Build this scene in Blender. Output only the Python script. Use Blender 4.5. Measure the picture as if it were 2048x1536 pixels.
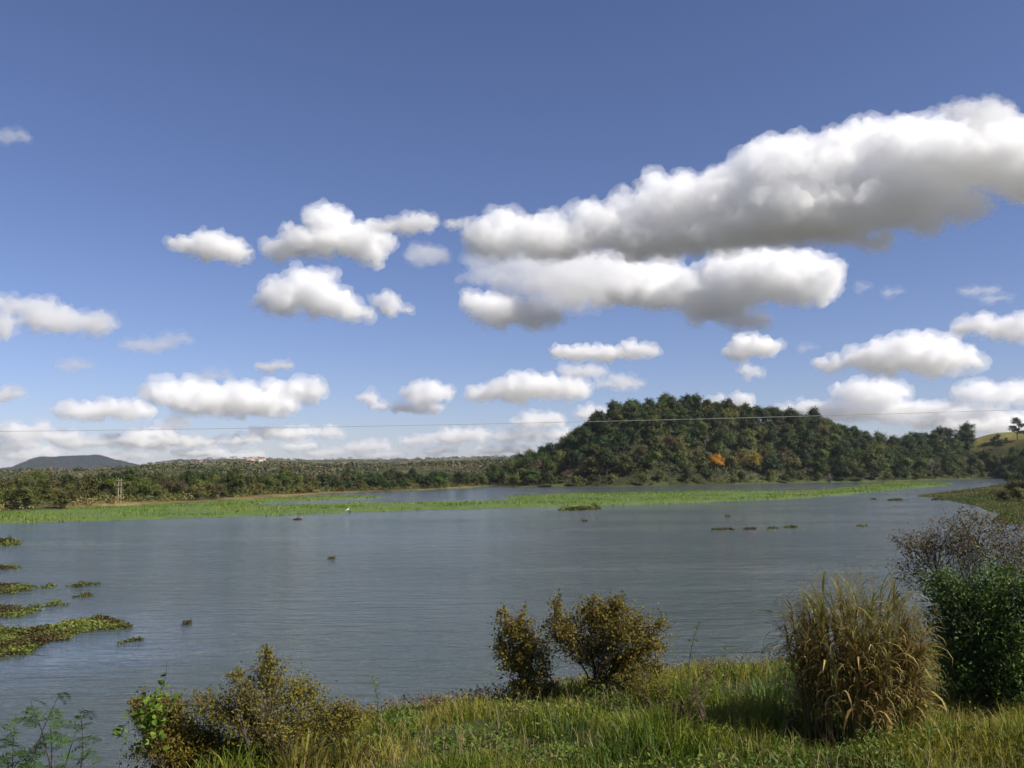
import bpy, math
import numpy as np
from mathutils import Matrix, Vector

for o in list(bpy.data.objects):
    bpy.data.objects.remove(o)
sc = bpy.context.scene
COL = sc.collection
R = math.radians

# ------------------------------------------------------------------ camera
CAM_H = 6.0
F = 1773.0                                   # focal length in photo pixels (2048 wide)
PITCH = math.atan((940 - 768) / F)
ROLL = R(0.5)
fw = np.array([0, math.cos(PITCH), math.sin(PITCH)])
up0 = np.array([0, -math.sin(PITCH), math.cos(PITCH)])
rt0 = np.array([1.0, 0, 0])
rt = math.cos(ROLL) * rt0 - math.sin(ROLL) * up0
up = math.cos(ROLL) * up0 + math.sin(ROLL) * rt0
camd = bpy.data.cameras.new('camera')
camd.sensor_width = 36.0
camd.lens = 36.0 * F / 2048.0
camd.clip_start = 0.1
camd.clip_end = 60000
cam = bpy.data.objects.new('camera', camd)
COL.objects.link(cam)
cam.matrix_world = Matrix(((rt[0], up[0], -fw[0], 0), (rt[1], up[1], -fw[1], 0),
                           (rt[2], up[2], -fw[2], CAM_H), (0, 0, 0, 1)))
sc.camera = cam

# ------------------------------------------------------------------ light
SUN_EL = R(40)
SUN_AZ = R(116)                              # clockwise from +Y: right and behind the camera
to_sun = np.array([math.cos(SUN_EL) * math.sin(SUN_AZ), math.cos(SUN_EL) * math.cos(SUN_AZ), math.sin(SUN_EL)])
world = bpy.data.worlds.new('World')
sc.world = world
world.use_nodes = True
wn = world.node_tree.nodes
wl = world.node_tree.links
bg = wn['Background']
sky = wn.new('ShaderNodeTexSky')
sky.sky_type = 'NISHITA'
sky.sun_disc = False
sky.sun_elevation = SUN_EL
sky.sun_rotation = SUN_AZ
sky.altitude = 1200
sky.air_density = 1.0
sky.dust_density = 0.7
sky.ozone_density = 2.5
wt = wn.new('ShaderNodeVectorMath')
wt.operation = 'MULTIPLY'                     # white balance of the sky light
wt.inputs[1].default_value = (0.95, 0.91, 1.13)
wl.new(sky.outputs[0], wt.inputs[0])
wl.new(wt.outputs[0], bg.inputs[0])
bg.inputs[1].default_value = 0.062
sund = bpy.data.lights.new('sun', 'SUN')
sund.energy = 4.6
sund.angle = R(0.5)
sund.color = (1.0, 0.94, 0.84)
sun = bpy.data.objects.new('sun', sund)
COL.objects.link(sun)
sun.rotation_euler = Vector(-to_sun).to_track_quat('-Z', 'Y').to_euler()
sun.location = (40, -30, 60)

vs = sc.view_settings
vs.view_transform = 'Standard'
vs.look = 'None'
vs.gamma = 1.0
vs.use_curve_mapping = False
vs.exposure = 0.65
cy = sc.cycles
cy.max_bounces = 26
cy.diffuse_bounces = 3
cy.glossy_bounces = 3
cy.transmission_bounces = 4
cy.transparent_max_bounces = 16
cy.volume_bounces = 26
cy.sample_clamp_indirect = 6.0
cy.use_denoising = True
cy.use_fast_gi = False

# ------------------------------------------------------------------ helpers
def ray(px, py):
    d = fw * F + (px - 1024) * rt - (py - 768) * up
    return d / np.linalg.norm(d)

def on_plane(px, py, z=0.0):
    d = ray(px, py)
    t = (z - CAM_H) / d[2]
    return np.array([d[0] * t, d[1] * t, z])

def at_dist(px, py, dist):
    """point on the pixel's ray at horizontal distance dist"""
    d = ray(px, py)
    t = dist / math.hypot(d[0], d[1])
    return np.array([d[0] * t, d[1] * t, CAM_H + d[2] * t])

def tag(o, label, cat, group=None):
    o['label'] = label
    o['category'] = cat
    if group:
        o['group'] = group
    return o

def link(o, parent=None):
    COL.objects.link(o)
    if parent:
        o.parent = parent
    return o

def empty(name, loc, rz=0.0, scale=1.0):
    o = bpy.data.objects.new(name, None)
    o.empty_display_size = 0.2
    o.location = loc
    o.rotation_euler = (0, 0, rz)
    o.scale = (scale,) * 3 if np.isscalar(scale) else scale
    return link(o)

class MB:
    """collects vertices and faces (3 or 4 corners) with a tint value for each face"""
    def __init__(self):
        self.v, self.q, self.t, self.qt, self.tt, self.n = [], [], [], [], [], 0
    def add(self, v, f, tint=0.5):
        v = np.asarray(v, float).reshape(-1, 3)
        f = np.asarray(f, int)
        tint = np.broadcast_to(np.asarray(tint, float), (len(f),))
        if f.shape[1] == 4:
            self.q.append(f + self.n); self.qt.append(tint)
        else:
            self.t.append(f + self.n); self.tt.append(tint)
        self.v.append(v); self.n += len(v)
    def mesh(self, name, mat, smooth=False):
        v = np.concatenate(self.v) if self.v else np.zeros((0, 3))
        q = np.concatenate(self.q) if self.q else np.zeros((0, 4), int)
        t = np.concatenate(self.t) if self.t else np.zeros((0, 3), int)
        tint = np.concatenate(self.qt + self.tt) if (self.qt or self.tt) else np.zeros(0)
        me = bpy.data.meshes.new(name)
        me.vertices.add(len(v)); me.vertices.foreach_set('co', v.ravel().astype(np.float32))
        loops = np.concatenate([q.ravel(), t.ravel()]).astype(np.int32)
        cnt = np.concatenate([np.full(len(q), 4), np.full(len(t), 3)]).astype(np.int32)
        me.loops.add(len(loops)); me.loops.foreach_set('vertex_index', loops)
        me.polygons.add(len(cnt))
        me.polygons.foreach_set('loop_start', np.concatenate([[0], np.cumsum(cnt)[:-1]]).astype(np.int32))
        me.polygons.foreach_set('use_smooth', np.full(len(cnt), smooth))
        a = me.attributes.new('tint', 'FLOAT', 'FACE')
        a.data.foreach_set('value', tint.astype(np.float32))
        me.update(calc_edges=True)
        me.materials.append(mat)
        return me
    def build(self, name, mat, parent=None, smooth=False):
        return link(bpy.data.objects.new(name, self.mesh(name, mat, smooth)), parent)

def norm(a):
    return a / np.maximum(np.linalg.norm(a, axis=-1, keepdims=True), 1e-9)

def add_leaves(mb, P, N, L, W, rng, tint, tang=None, cup=0.15):
    """one lozenge leaf for each point, slightly folded along its length"""
    P = np.asarray(P); n = len(P)
    N = norm(N)
    T = rng.normal(size=(n, 3)) if tang is None else tang + 0.0
    T = norm(T - (T * N).sum(1, keepdims=True) * N)
    B = np.cross(N, T)
    L = np.broadcast_to(L, (n,))[:, None]; W = np.broadcast_to(W, (n,))[:, None]
    v = np.stack([P, P + T * L * .45 + B * W * .5 + N * W * cup, P + T * L, P + T * L * .45 - B * W * .5 + N * W * cup], 1)
    f = np.arange(4 * n).reshape(n, 4)
    mb.add(v, f, tint)

def add_tube(mb, pts, rad, sides=6, tint=0.5):
    pts = np.asarray(pts, float); n = len(pts)
    rad = np.broadcast_to(np.asarray(rad, float), (n,))
    d = norm(np.gradient(pts, axis=0))
    ref = np.array([0.31, 0.17, 0.05]) if abs(d[0][2]) > .8 else np.array([0.1, 0.13, 1.0])
    a = norm(np.cross(d, ref)); b = np.cross(d, a)
    th = np.linspace(0, 2 * math.pi, sides, endpoint=False)
    v = pts[:, None] + rad[:, None, None] * (np.cos(th)[None, :, None] * a[:, None] + np.sin(th)[None, :, None] * b[:, None])
    i = np.arange(n - 1)[:, None] * sides; j = np.arange(sides)[None]; k = (j + 1) % sides
    f = np.stack([i + j, i + k, i + sides + k, i + sides + j], -1).reshape(-1, 4)
    mb.add(v.reshape(-1, 3), f, tint)

def add_box(mb, c, s, rz=0.0, tint=0.5):
    x, y, z = np.array(s) / 2
    v = np.array([[i, j, k] for k in (-z, z) for j in (-y, y) for i in (-x, x)])
    ca, sa = math.cos(rz), math.sin(rz)
    v = np.stack([v[:, 0] * ca - v[:, 1] * sa, v[:, 0] * sa + v[:, 1] * ca, v[:, 2]], 1) + np.array(c)
    mb.add(v, [[0, 2, 3, 1], [4, 5, 7, 6], [0, 1, 5, 4], [2, 6, 7, 3], [0, 4, 6, 2], [1, 3, 7, 5]], tint)

def add_blades(mb, P, h, w, rng, lean, tint, segs=3, droop=0.5):
    """grass blades: tapered ribbons that lean and bend over; lean is an (n,2) push of the tip"""
    n = len(P); P = np.asarray(P, float)
    h = np.broadcast_to(h, (n,)); w = np.broadcast_to(w, (n,))
    a = rng.uniform(0, 2 * math.pi, n)
    side = np.stack([np.cos(a), np.sin(a), np.zeros(n)], 1)
    rows = []
    for k in range(segs + 1):
        s = k / segs
        c = P.copy()
        c[:, :2] += lean * (s ** 1.8)[..., None] if not np.isscalar(s) else lean * s ** 1.8
        ln = np.linalg.norm(lean, axis=1)
        c[:, 2] += h * s - droop * ln * s ** 3
        ww = (w * (1 - s) ** .7 * .5 if k < segs else w * 0.04)[:, None]
        rows.append(c - side * ww); rows.append(c + side * ww)
    v = np.stack(rows, 1)
    nv = 2 * (segs + 1)
    base = (np.arange(n) * nv)[:, None, None]
    q = np.array([[2 * k, 2 * k + 1, 2 * k + 3, 2 * k + 2] for k in range(segs)])[None]
    mb.add(v.reshape(-1, 3), (base + q).reshape(-1, 4), np.repeat(tint, segs))

# ------------------------------------------------------------------ materials
def nt(name):
    m = bpy.data.materials.new(name); m.use_nodes = True
    t = m.node_tree; t.nodes.clear()
    return m, t.nodes, t.links

def ramp(nodes, stops):
    r = nodes.new('ShaderNodeValToRGB')
    e = r.color_ramp.elements
    while len(e) < len(stops): e.new(0.5)
    for el, (p, c) in zip(e, stops):
        el.position = p; el.color = (*c, 1)
    return r

def leaf_mat(name, cols, transl=0.3, vary=0.35, rough=0.6, noise=None):
    m, n, l = nt(name)
    out = n.new('ShaderNodeOutputMaterial')
    at = n.new('ShaderNodeAttribute'); at.attribute_name = 'tint'
    rp = ramp(n, [(i / (len(cols) - 1), c) for i, c in enumerate(cols)])
    l.new(at.outputs['Fac'], rp.inputs[0])
    oi = n.new('ShaderNodeObjectInfo')
    hsv = n.new('ShaderNodeHueSaturation')
    mr = n.new('ShaderNodeMapRange'); mr.inputs[3].default_value = 1 - vary; mr.inputs[4].default_value = 1 + vary
    l.new(oi.outputs['Random'], mr.inputs[0]); l.new(mr.outputs[0], hsv.inputs['Value'])
    mul = n.new('ShaderNodeMath'); mul.operation = 'MULTIPLY'; mul.inputs[1].default_value = 7.31
    fr = n.new('ShaderNodeMath'); fr.operation = 'FRACT'
    l.new(oi.outputs['Random'], mul.inputs[0]); l.new(mul.outputs[0], fr.inputs[0])
    mh = n.new('ShaderNodeMapRange'); mh.inputs[3].default_value = 0.5 - 0.035 * vary / .35; mh.inputs[4].default_value = 0.5 + 0.02 * vary / .35
    l.new(fr.outputs[0], mh.inputs[0]); l.new(mh.outputs[0], hsv.inputs['Hue'])
    l.new(rp.outputs[0], hsv.inputs['Color'])
    src = hsv.outputs[0]
    if noise:
        tc = n.new('ShaderNodeNewGeometry')
        nz = n.new('ShaderNodeTexNoise'); nz.inputs['Scale'].default_value = noise[0]; nz.inputs['Detail'].default_value = 3
        l.new(tc.outputs['Position'], nz.inputs['Vector'])
        mr2 = n.new('ShaderNodeMapRange'); mr2.inputs[1].default_value = .38; mr2.inputs[2].default_value = .62
        l.new(nz.outputs[0], mr2.inputs[0])
        mx = n.new('ShaderNodeMix'); mx.data_type = 'RGBA'; mx.inputs[7].default_value = (*noise[1], 1)
        ml = n.new('ShaderNodeMath'); ml.operation = 'MULTIPLY'; ml.inputs[1].default_value = noise[2]
        l.new(mr2.outputs[0], ml.inputs[0]); l.new(ml.outputs[0], mx.inputs[0]); l.new(src, mx.inputs[6])
        src = mx.outputs[2]
    p = n.new('ShaderNodeBsdfPrincipled'); p.inputs['Roughness'].default_value = rough
    p.inputs['Specular IOR Level'].default_value = 0.3
    tr = n.new('ShaderNodeBsdfTranslucent')
    mix = n.new('ShaderNodeMixShader'); mix.inputs[0].default_value = transl
    l.new(src, p.inputs['Base Color']); l.new(src, tr.inputs['Color'])
    l.new(p.outputs[0], mix.inputs[1]); l.new(tr.outputs[0], mix.inputs[2]); l.new(mix.outputs[0], out.inputs[0])
    return m

def plain_mat(name, c0, c1, scale=4.0, rough=0.8, bump=0.0, metallic=0.0):
    m, n, l = nt(name)
    out = n.new('ShaderNodeOutputMaterial'); p = n.new('ShaderNodeBsdfPrincipled')
    tc = n.new('ShaderNodeTexCoord'); nz = n.new('ShaderNodeTexNoise')
    nz.inputs['Scale'].default_value = scale; nz.inputs['Detail'].default_value = 6
    l.new(tc.outputs['Object'], nz.inputs['Vector'])
    rp = ramp(n, [(0.3, c0), (0.7, c1)])
    l.new(nz.outputs[0], rp.inputs[0]); l.new(rp.outputs[0], p.inputs['Base Color'])
    p.inputs['Roughness'].default_value = rough; p.inputs['Metallic'].default_value = metallic
    if bump:
        b = n.new('ShaderNodeBump'); b.inputs['Strength'].default_value = bump; b.inputs['Distance'].default_value = 0.03
        l.new(nz.outputs[0], b.inputs['Height']); l.new(b.outputs[0], p.inputs['Normal'])
    l.new(p.outputs[0], out.inputs[0])
    return m

M_dark = leaf_mat('foliage_dark', [(.012, .025, .006), (.034, .056, .011), (.065, .085, .018)], .25)
M_mid = leaf_mat('foliage_mid', [(.028, .050, .008), (.068, .096, .015), (.120, .136, .026)], .28)
M_olive = leaf_mat('foliage_olive', [(.055, .062, .012), (.110, .115, .024), (.165, .155, .040)], .28)
M_dry = leaf_mat('foliage_dry', [(.060, .045, .020), (.105, .080, .034), (.150, .120, .055)], .25)
M_orange = leaf_mat('flowers_orange', [(.24, .11, .012), (.46, .22, .02), (.55, .30, .035)], .3, 0.05)
M_yellow = leaf_mat('foliage_yellow', [(.14, .115, .014), (.25, .20, .025), (.32, .26, .04)], .3, 0.05)
M_bark = plain_mat('bark', (.055, .043, .030), (.13, .105, .08), 6, .9, .4)
M_palebark = plain_mat('pale_bark', (.16, .14, .11), (.28, .25, .21), 5, .85, .3)

# ------------------------------------------------------------------ terrain shape
def pxs(lst, z=0.0):
    return np.array([on_plane(a, b, z)[:2] for a, b in lst])

LAKE = np.concatenate([
    np.array([[-60, 9.0], [-11, 10.5]]),
    pxs([(250, 1575), (500, 1500), (640, 1462), (770, 1431), (930, 1408), (1100, 1386), (1350, 1352), (1540, 1332), (1750, 1316), (1900, 1290), (2048, 1235), (2250, 1150),
         (2230, 1080), (2110, 1066), (2040, 1050), (2000, 1046), (1985, 1038), (2005, 1030), (1975, 1022), (1955, 1013), (1905, 1003), (1870, 996), (1832, 993), (1880, 988),
         (1935, 981), (1985, 972), (2022, 963), (2040, 959), (1985, 957), (1900, 959), (1780, 964), (1640, 965), (1500, 968), (1390, 971), (1250, 973), (1100, 974), (1010, 974),
         (985, 972), (960, 975), (880, 979.5), (780, 983), (700, 986), (650, 989), (500, 1002), (300, 1013), (0, 1026), (-400, 1046), (-900, 1075)]),
    np.array([[-300, 60], [-300, 9.0]])])

def lake_sd(x, y):
    """signed distance to the lake's shore, positive on land"""
    x = np.asarray(x, float); y = np.asarray(y, float)
    shp = x.shape; x = x.ravel(); y = y.ravel()
    d2 = np.full(x.shape, 1e18); ins = np.zeros(x.shape, bool)
    n = len(LAKE)
    for i in range(n):
        ax, ay = LAKE[i]; bx, by = LAKE[(i + 1) % n]
        ex, ey = bx - ax, by - ay
        t = np.clip(((x - ax) * ex + (y - ay) * ey) / (ex * ex + ey * ey), 0, 1)
        dx = x - ax - t * ex; dy = y - ay - t * ey
        d2 = np.minimum(d2, dx * dx + dy * dy)
        c = ((ay > y) != (by > y)) & (x < (bx - ax) * (y - ay) / (by - ay + 1e-12) + ax)
        ins ^= c
    d = np.sqrt(d2)
    return np.where(ins, -d, d).reshape(shp)

def sstep(a, b, x):
    t = np.clip((x - a) / (b - a), 0, 1)
    return t * t * (3 - 2 * t)

_rn = np.random.default_rng(5)
_W = [(_rn.uniform(-1, 1, 2), _rn.uniform(0, 6.28)) for _ in range(24)]
def wob(x, y, s):
    """cheap smooth noise in about -1..1, feature size s"""
    r = 0
    for i, (k, p) in enumerate(_W):
        k = k / np.linalg.norm(k) * (0.6 + (i % 6) * .35)
        r = r + np.sin((x * k[0] + y * k[1]) * 2.2 / s + p)
    return r / 5.0

# crest of the wooded hill: photo column -> row of the tree tops
HPX = np.array([930, 985, 1010, 1060, 1120, 1180, 1230, 1290, 1380, 1450, 1520, 1580, 1650, 1700, 1800, 1860, 1930, 1990, 2060, 2200, 2500])
HPY = np.array([952, 950, 945, 917, 886, 852, 822, 805, 798, 803, 820, 835, 846, 851, 858, 862, 868, 872, 868, 850, 850])
_shore = np.array([on_plane(a, b) for a, b in ((930, 977), (985, 972), (1100, 974), (1250, 973), (1390, 971), (1500, 968), (1640, 965), (1780, 964), (1900, 959), (1985, 957), (2060, 957), (2300, 957))])
_su = _shore[:, 0] / _shore[:, 1]; _sr = np.hypot(_shore[:, 0], _shore[:, 1])
_hx = []; _hz = []
for a, b in zip(HPX, HPY):
    u_ = (a - 1024) / F; hd = np.interp(u_, _su, _sr) + 58
    p = at_dist(a, b, hd); _hx.append(p[0] / p[1]); _hz.append(max(p[2] - (7.0 if a < 1950 else 0.3), 0))
_hx = np.array(_hx); _hz = np.array(_hz)

# far skyline: photo column -> row of the crest, at 2300 m
RPX = np.array([-1500, -300, 0, 120, 230, 290, 350, 450, 560, 640, 720, 800, 900, 1000, 1050, 1300, 1700, 2300, 3500])
RPY = np.array([938, 940, 941, 938, 934, 928, 922, 919, 917, 921, 921, 920, 916, 913, 913, 913, 915, 918, 920])
RD = 2300.0
_rx = []; _rz = []
for a, b in zip(RPX, RPY):
    p = at_dist(a, b, RD); _rx.append(p[0] / p[1]); _rz.append(p[2] - 2.5)

def height(x, y):
    x = np.asarray(x, float); y = np.asarray(y, float)
    sd = lake_sd(x, y)
    r = np.hypot(x, y); u = x / np.maximum(y, 1.0)
    land = np.maximum(sd, 0)
    # shore lip, then a gentle rise
    z = 0.28 * sstep(0, .7, land) + (0.07 * sstep(45, 30, r) + .03 * sstep(130, 160, y) + .008) * np.minimum(land, 20) * sstep(0.2, 4, land) + 0.012 * np.clip(land - 20, 0, 300)
    near = sstep(40, 26, r)
    z = z + near * 0.06 * wob(x, y, 2.5) * sstep(.3, 2, land)
    z = z + near * (3.7 - z) * sstep(7.5, 1.0, y)          # the road embankment the picture is taken from
    far = sstep(80, 130, y)
    z = z + far * sstep(0, 12, land) * .5 * wob(x, y, 28)
    # wooded hill
    hc = np.interp(u, _hx, _hz)
    sr = r - np.interp(u, _su, _sr)
    prof = sstep(-4, 60, sd) * sstep(190, 75, sr) * sstep(-10, 4, sr)
    z = z + np.where((y > 230) & (sd > 0), hc * prof * (1 + .06 * wob(x, y, 30)) * sstep(0, 10, land), 0)
    # far ridges
    rz = np.interp(u, _rx, _rz)
    z = np.where(y > 300, z * sstep(900, 450, r) + (rz + 2.0 * wob(x, y, 160) * sstep(500, 900, r)) * (0.22 * sstep(350, 700, r) + .78 * sstep(600, RD, r) ** 1.3) * sstep(4200, 2500, r) * sstep(5, 60, land), z)
    # flat-topped mountain far behind
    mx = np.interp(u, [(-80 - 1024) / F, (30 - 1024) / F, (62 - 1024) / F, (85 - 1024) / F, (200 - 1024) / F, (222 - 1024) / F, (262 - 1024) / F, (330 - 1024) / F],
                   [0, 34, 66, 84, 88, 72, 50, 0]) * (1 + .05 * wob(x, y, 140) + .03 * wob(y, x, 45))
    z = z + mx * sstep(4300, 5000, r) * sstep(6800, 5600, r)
    deep = -np.minimum(-np.minimum(sd, 0) * .35, 2.5)
    return np.where(sd > 0, z, deep)

def hz1(x, y):
    return float(height(np.array([x]), np.array([y]))[0])

def ground_at(px, py, z0=0.5, it=12):
    """where the pixel's ray meets the terrain, starting from a guess of its height"""
    z = z0
    for _ in range(it):
        p = on_plane(px, py, z); z = .5 * z + .5 * hz1(p[0], p[1])
    p = on_plane(px, py, z); p[2] = hz1(p[0], p[1])
    return p

# ------------------------------------------------------------------ terrain sheet
tx = np.linspace(-8.1, 8.1, 430); X1 = 5 * np.sinh(tx)
ty = np.concatenate([np.linspace(-8.6, -2.6, 60)[:-1], np.linspace(-2.6, 8.6, 640)]); Y1 = 5 * np.sinh(ty)
GX, GY = np.meshgrid(X1, Y1)
GZ = height(GX, GY)
nx, ny = len(X1), len(Y1)
ii = (np.arange(ny - 1)[:, None] * nx + np.arange(nx - 1)[None]).ravel()
mb = MB(); mb.add(np.stack([GX, GY, GZ], -1).reshape(-1, 3), np.stack([ii, ii + 1, ii + nx + 1, ii + nx], 1))
SD = lake_sd(GX, GY); RR = np.hypot(GX, GY)
# colour of the ground by zone, with cloud shade on the far mountain put in
def lerp(a, b, t): return a * (1 - t[..., None]) + np.array(b) * t[..., None]
C = np.zeros(GX.shape + (3,)); C[:] = (.050, .062, .018)
C = lerp(C, (.15, .115, .045), sstep(.5, 1.5, SD) * sstep(9, 5, SD) * sstep(100, 120, GY) * sstep(20, -40, GX) * sstep(-.58, -.46, GX / np.maximum(GY, 1)))      # straw-coloured band by the left bank
C = lerp(C, (.038, .040, .016), sstep(2, 8, SD) * sstep(230, 260, GY) * sstep(-60, -10, GX) * sstep(700, 500, RR))   # leaf litter of the wooded hill
pu = GX / np.maximum(GY, 1)
past = sstep((1925 - 1024) / F, (1960 - 1024) / F, pu) * sstep(30, 42, SD) * sstep(250, 300, GY) * sstep(700, 500, RR)
C = lerp(C, (.19, .165, .045), past)                                                                                # dry pasture
dryn = np.clip(.5 + .5 * wob(GX, GY, 120) + .3 * wob(GX, GY, 45), 0, 1)
C = lerp(C, (.13, .11, .058), sstep(480, 800, RR) * (.45 + .45 * dryn))
C = lerp(C, (.010, .014, .010), sstep(4100, 4500, RR))  # flat-topped mountain: cloud shadow put into its dark ground colour
C = lerp(C, (.165, .15, .10), np.maximum(sstep(-40, -90, GY), np.maximum(sstep(6900, 7400, RR), sstep(.9, 1.3, np.abs(GX) / np.maximum(np.abs(GY), 60)) * sstep(60, 140, RR) * sstep(2, 6, SD))))      # dry savanna all round, out of view, paled to bounce light under the clouds
C = lerp(C, (.085, .055, .03), sstep(.5, .1, SD) * sstep(40, 30, RR))
C = lerp(C, (.06, .05, .03), sstep(.3, -.5, SD))
def terrain_mat():
    m, n, l = nt('ground_cover')
    out = n.new('ShaderNodeOutputMaterial'); p = n.new('ShaderNodeBsdfPrincipled')
    at = n.new('ShaderNodeAttribute'); at.attribute_name = 'soil'
    geo = n.new('ShaderNodeNewGeometry')
    cur = at.outputs['Color']
    for s, amt in ((.012, .45), (.09, .4), (1.3, .4), (9., .35)):
        nz = n.new('ShaderNodeTexNoise'); nz.inputs['Scale'].default_value = s; nz.inputs['Detail'].default_value = 5
        l.new(geo.outputs['Position'], nz.inputs['Vector'])
        mr = n.new('ShaderNodeMapRange'); mr.inputs[1].default_value = .3; mr.inputs[2].default_value = .7
        mr.inputs[3].default_value = 1 - amt; mr.inputs[4].default_value = 1 + amt
        l.new(nz.outputs[0], mr.inputs[0])
        mx = n.new('ShaderNodeVectorMath'); mx.operation = 'SCALE'
        l.new(cur, mx.inputs[0]); l.new(mr.outputs[0], mx.inputs['Scale']); cur = mx.outputs[0]
    l.new(cur, p.inputs['Base Color']); p.inputs['Roughness'].default_value = .95; p.inputs['Specular IOR Level'].default_value = .15
    l.new(p.outputs[0], out.inputs[0])
    return m
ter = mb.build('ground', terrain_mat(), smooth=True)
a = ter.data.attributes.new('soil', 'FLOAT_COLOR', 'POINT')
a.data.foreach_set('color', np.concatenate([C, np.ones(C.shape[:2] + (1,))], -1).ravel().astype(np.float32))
ter['kind'] = 'structure'; ter['label'] = 'grassy banks, plain and far ridges around the lake'

# ------------------------------------------------------------------ water
def water_mat():
    m, n, l = nt('lake_water')
    out = n.new('ShaderNodeOutputMaterial'); p = n.new('ShaderNodeBsdfPrincipled')
    p.inputs['Base Color'].default_value = (.058, .074, .070, 1)
    p.inputs['IOR'].default_value = 1.33
    geo = n.new('ShaderNodeNewGeometry')
    def noise(scale, detail, sx=1, sy=1, rz=0.0, rough=.5):
        mp = n.new('ShaderNodeMapping'); mp.inputs['Scale'].default_value = (sx, sy, 1); mp.inputs['Rotation'].default_value = (0, 0, rz)
        l.new(geo.outputs['Position'], mp.inputs['Vector'])
        z = n.new('ShaderNodeTexNoise'); z.inputs['Scale'].default_value = scale; z.inputs['Detail'].default_value = detail
        z.inputs['Roughness'].default_value = rough
        l.new(mp.outputs[0], z.inputs['Vector']); return z.outputs[0]
    # wind: streaks of smoother and rougher water
    w1 = noise(.045, 3, .35, 1.6, R(-8)); 
    mr = n.new('ShaderNodeMapRange'); mr.inputs[1].default_value = .36; mr.inputs[2].default_value = .60; mr.inputs[3].default_value = .35; mr.inputs[4].default_value = 1.0
    l.new(w1, mr.inputs[0])
    # weed mats by the left shore still the ripples around them
    dst = n.new('ShaderNodeVectorMath'); dst.operation = 'DISTANCE'; c_ = on_plane(60, 1300); dst.inputs[1].default_value = (c_[0] - 3, c_[1], 0)
    l.new(geo.outputs['Position'], dst.inputs[0])
    calm = n.new('ShaderNodeMapRange'); calm.interpolation_type = 'SMOOTHSTEP'; calm.inputs[1].default_value = 5; calm.inputs[2].default_value = 14; calm.inputs[3].default_value = .3
    l.new(dst.outputs['Value'], calm.inputs[0])
    cm = n.new('ShaderNodeMath'); cm.operation = 'MULTIPLY'; l.new(mr.outputs[0], cm.inputs[0]); l.new(calm.outputs[0], cm.inputs[1])
    rip = noise(2.1, 4, .38, 1.15, R(-9), .55)
    swl = noise(.55, 2, .35, 1.2, R(-12), .5)
    mul = n.new('ShaderNodeMath'); mul.operation = 'MULTIPLY_ADD'; mul.inputs[1].default_value = 1.6
    l.new(swl, mul.inputs[0]); l.new(rip, mul.inputs[2])
    b = n.new('ShaderNodeBump'); b.inputs['Distance'].default_value = .30
    l.new(cm.outputs[0], b.inputs['Strength']); l.new(mul.outputs[0], b.inputs['Height'])
    l.new(b.outputs[0], p.inputs['Normal'])
    r2 = n.new('ShaderNodeMapRange'); r2.inputs[1].default_value = .5; r2.inputs[2].default_value = 1.0; r2.inputs[3].default_value = .07; r2.inputs[4].default_value = .16
    l.new(mr.outputs[0], r2.inputs[0]); l.new(r2.outputs[0], p.inputs['Roughness'])
    l.new(p.outputs[0], out.inputs[0])
    return m
mb = MB()
mb.add([[-320, 5, 0], [320, 5, 0], [320, 420, 0], [-320, 420, 0]], [[0, 1, 2, 3]])
wat = mb.build('water', water_mat()); wat['kind'] = 'structure'; wat['label'] = 'slate blue rippled water of the lake'

# ------------------------------------------------------------------ clouds
def cloud_mat(sig):
    m, n, l = nt('cloud_vapour')
    out = n.new('ShaderNodeOutputMaterial'); v = n.new('ShaderNodeVolumePrincipled')
    v.inputs['Color'].default_value = (.984, .984, .983, 1); v.inputs['Density'].default_value = sig
    v.inputs['Anisotropy'].default_value = 0.25
    l.new(v.outputs[0], out.inputs['Volume'])
    return m
def ico(sub):
    import bmesh
    bm = bmesh.new(); bmesh.ops.create_icosphere(bm, subdivisions=sub, radius=1)
    v = np.array([x.co[:] for x in bm.verts]); f = np.array([[q.index for q in p.verts] for p in bm.faces]); bm.free()
    return v, f
ICO2 = ico(2)
_tex = {}
def cloud_tex(size, vor=0):
    if vor:                                     # rounded heads with creases between them
        t = bpy.data.textures.new('heads', 'VORONOI'); t.noise_scale = size; t.noise_intensity = 1.0
        return t
    t = bpy.data.textures.new('billow', 'CLOUDS'); t.noise_scale = size; t.noise_depth = 3; t.noise_type = 'SOFT_NOISE'
    return t
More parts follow.
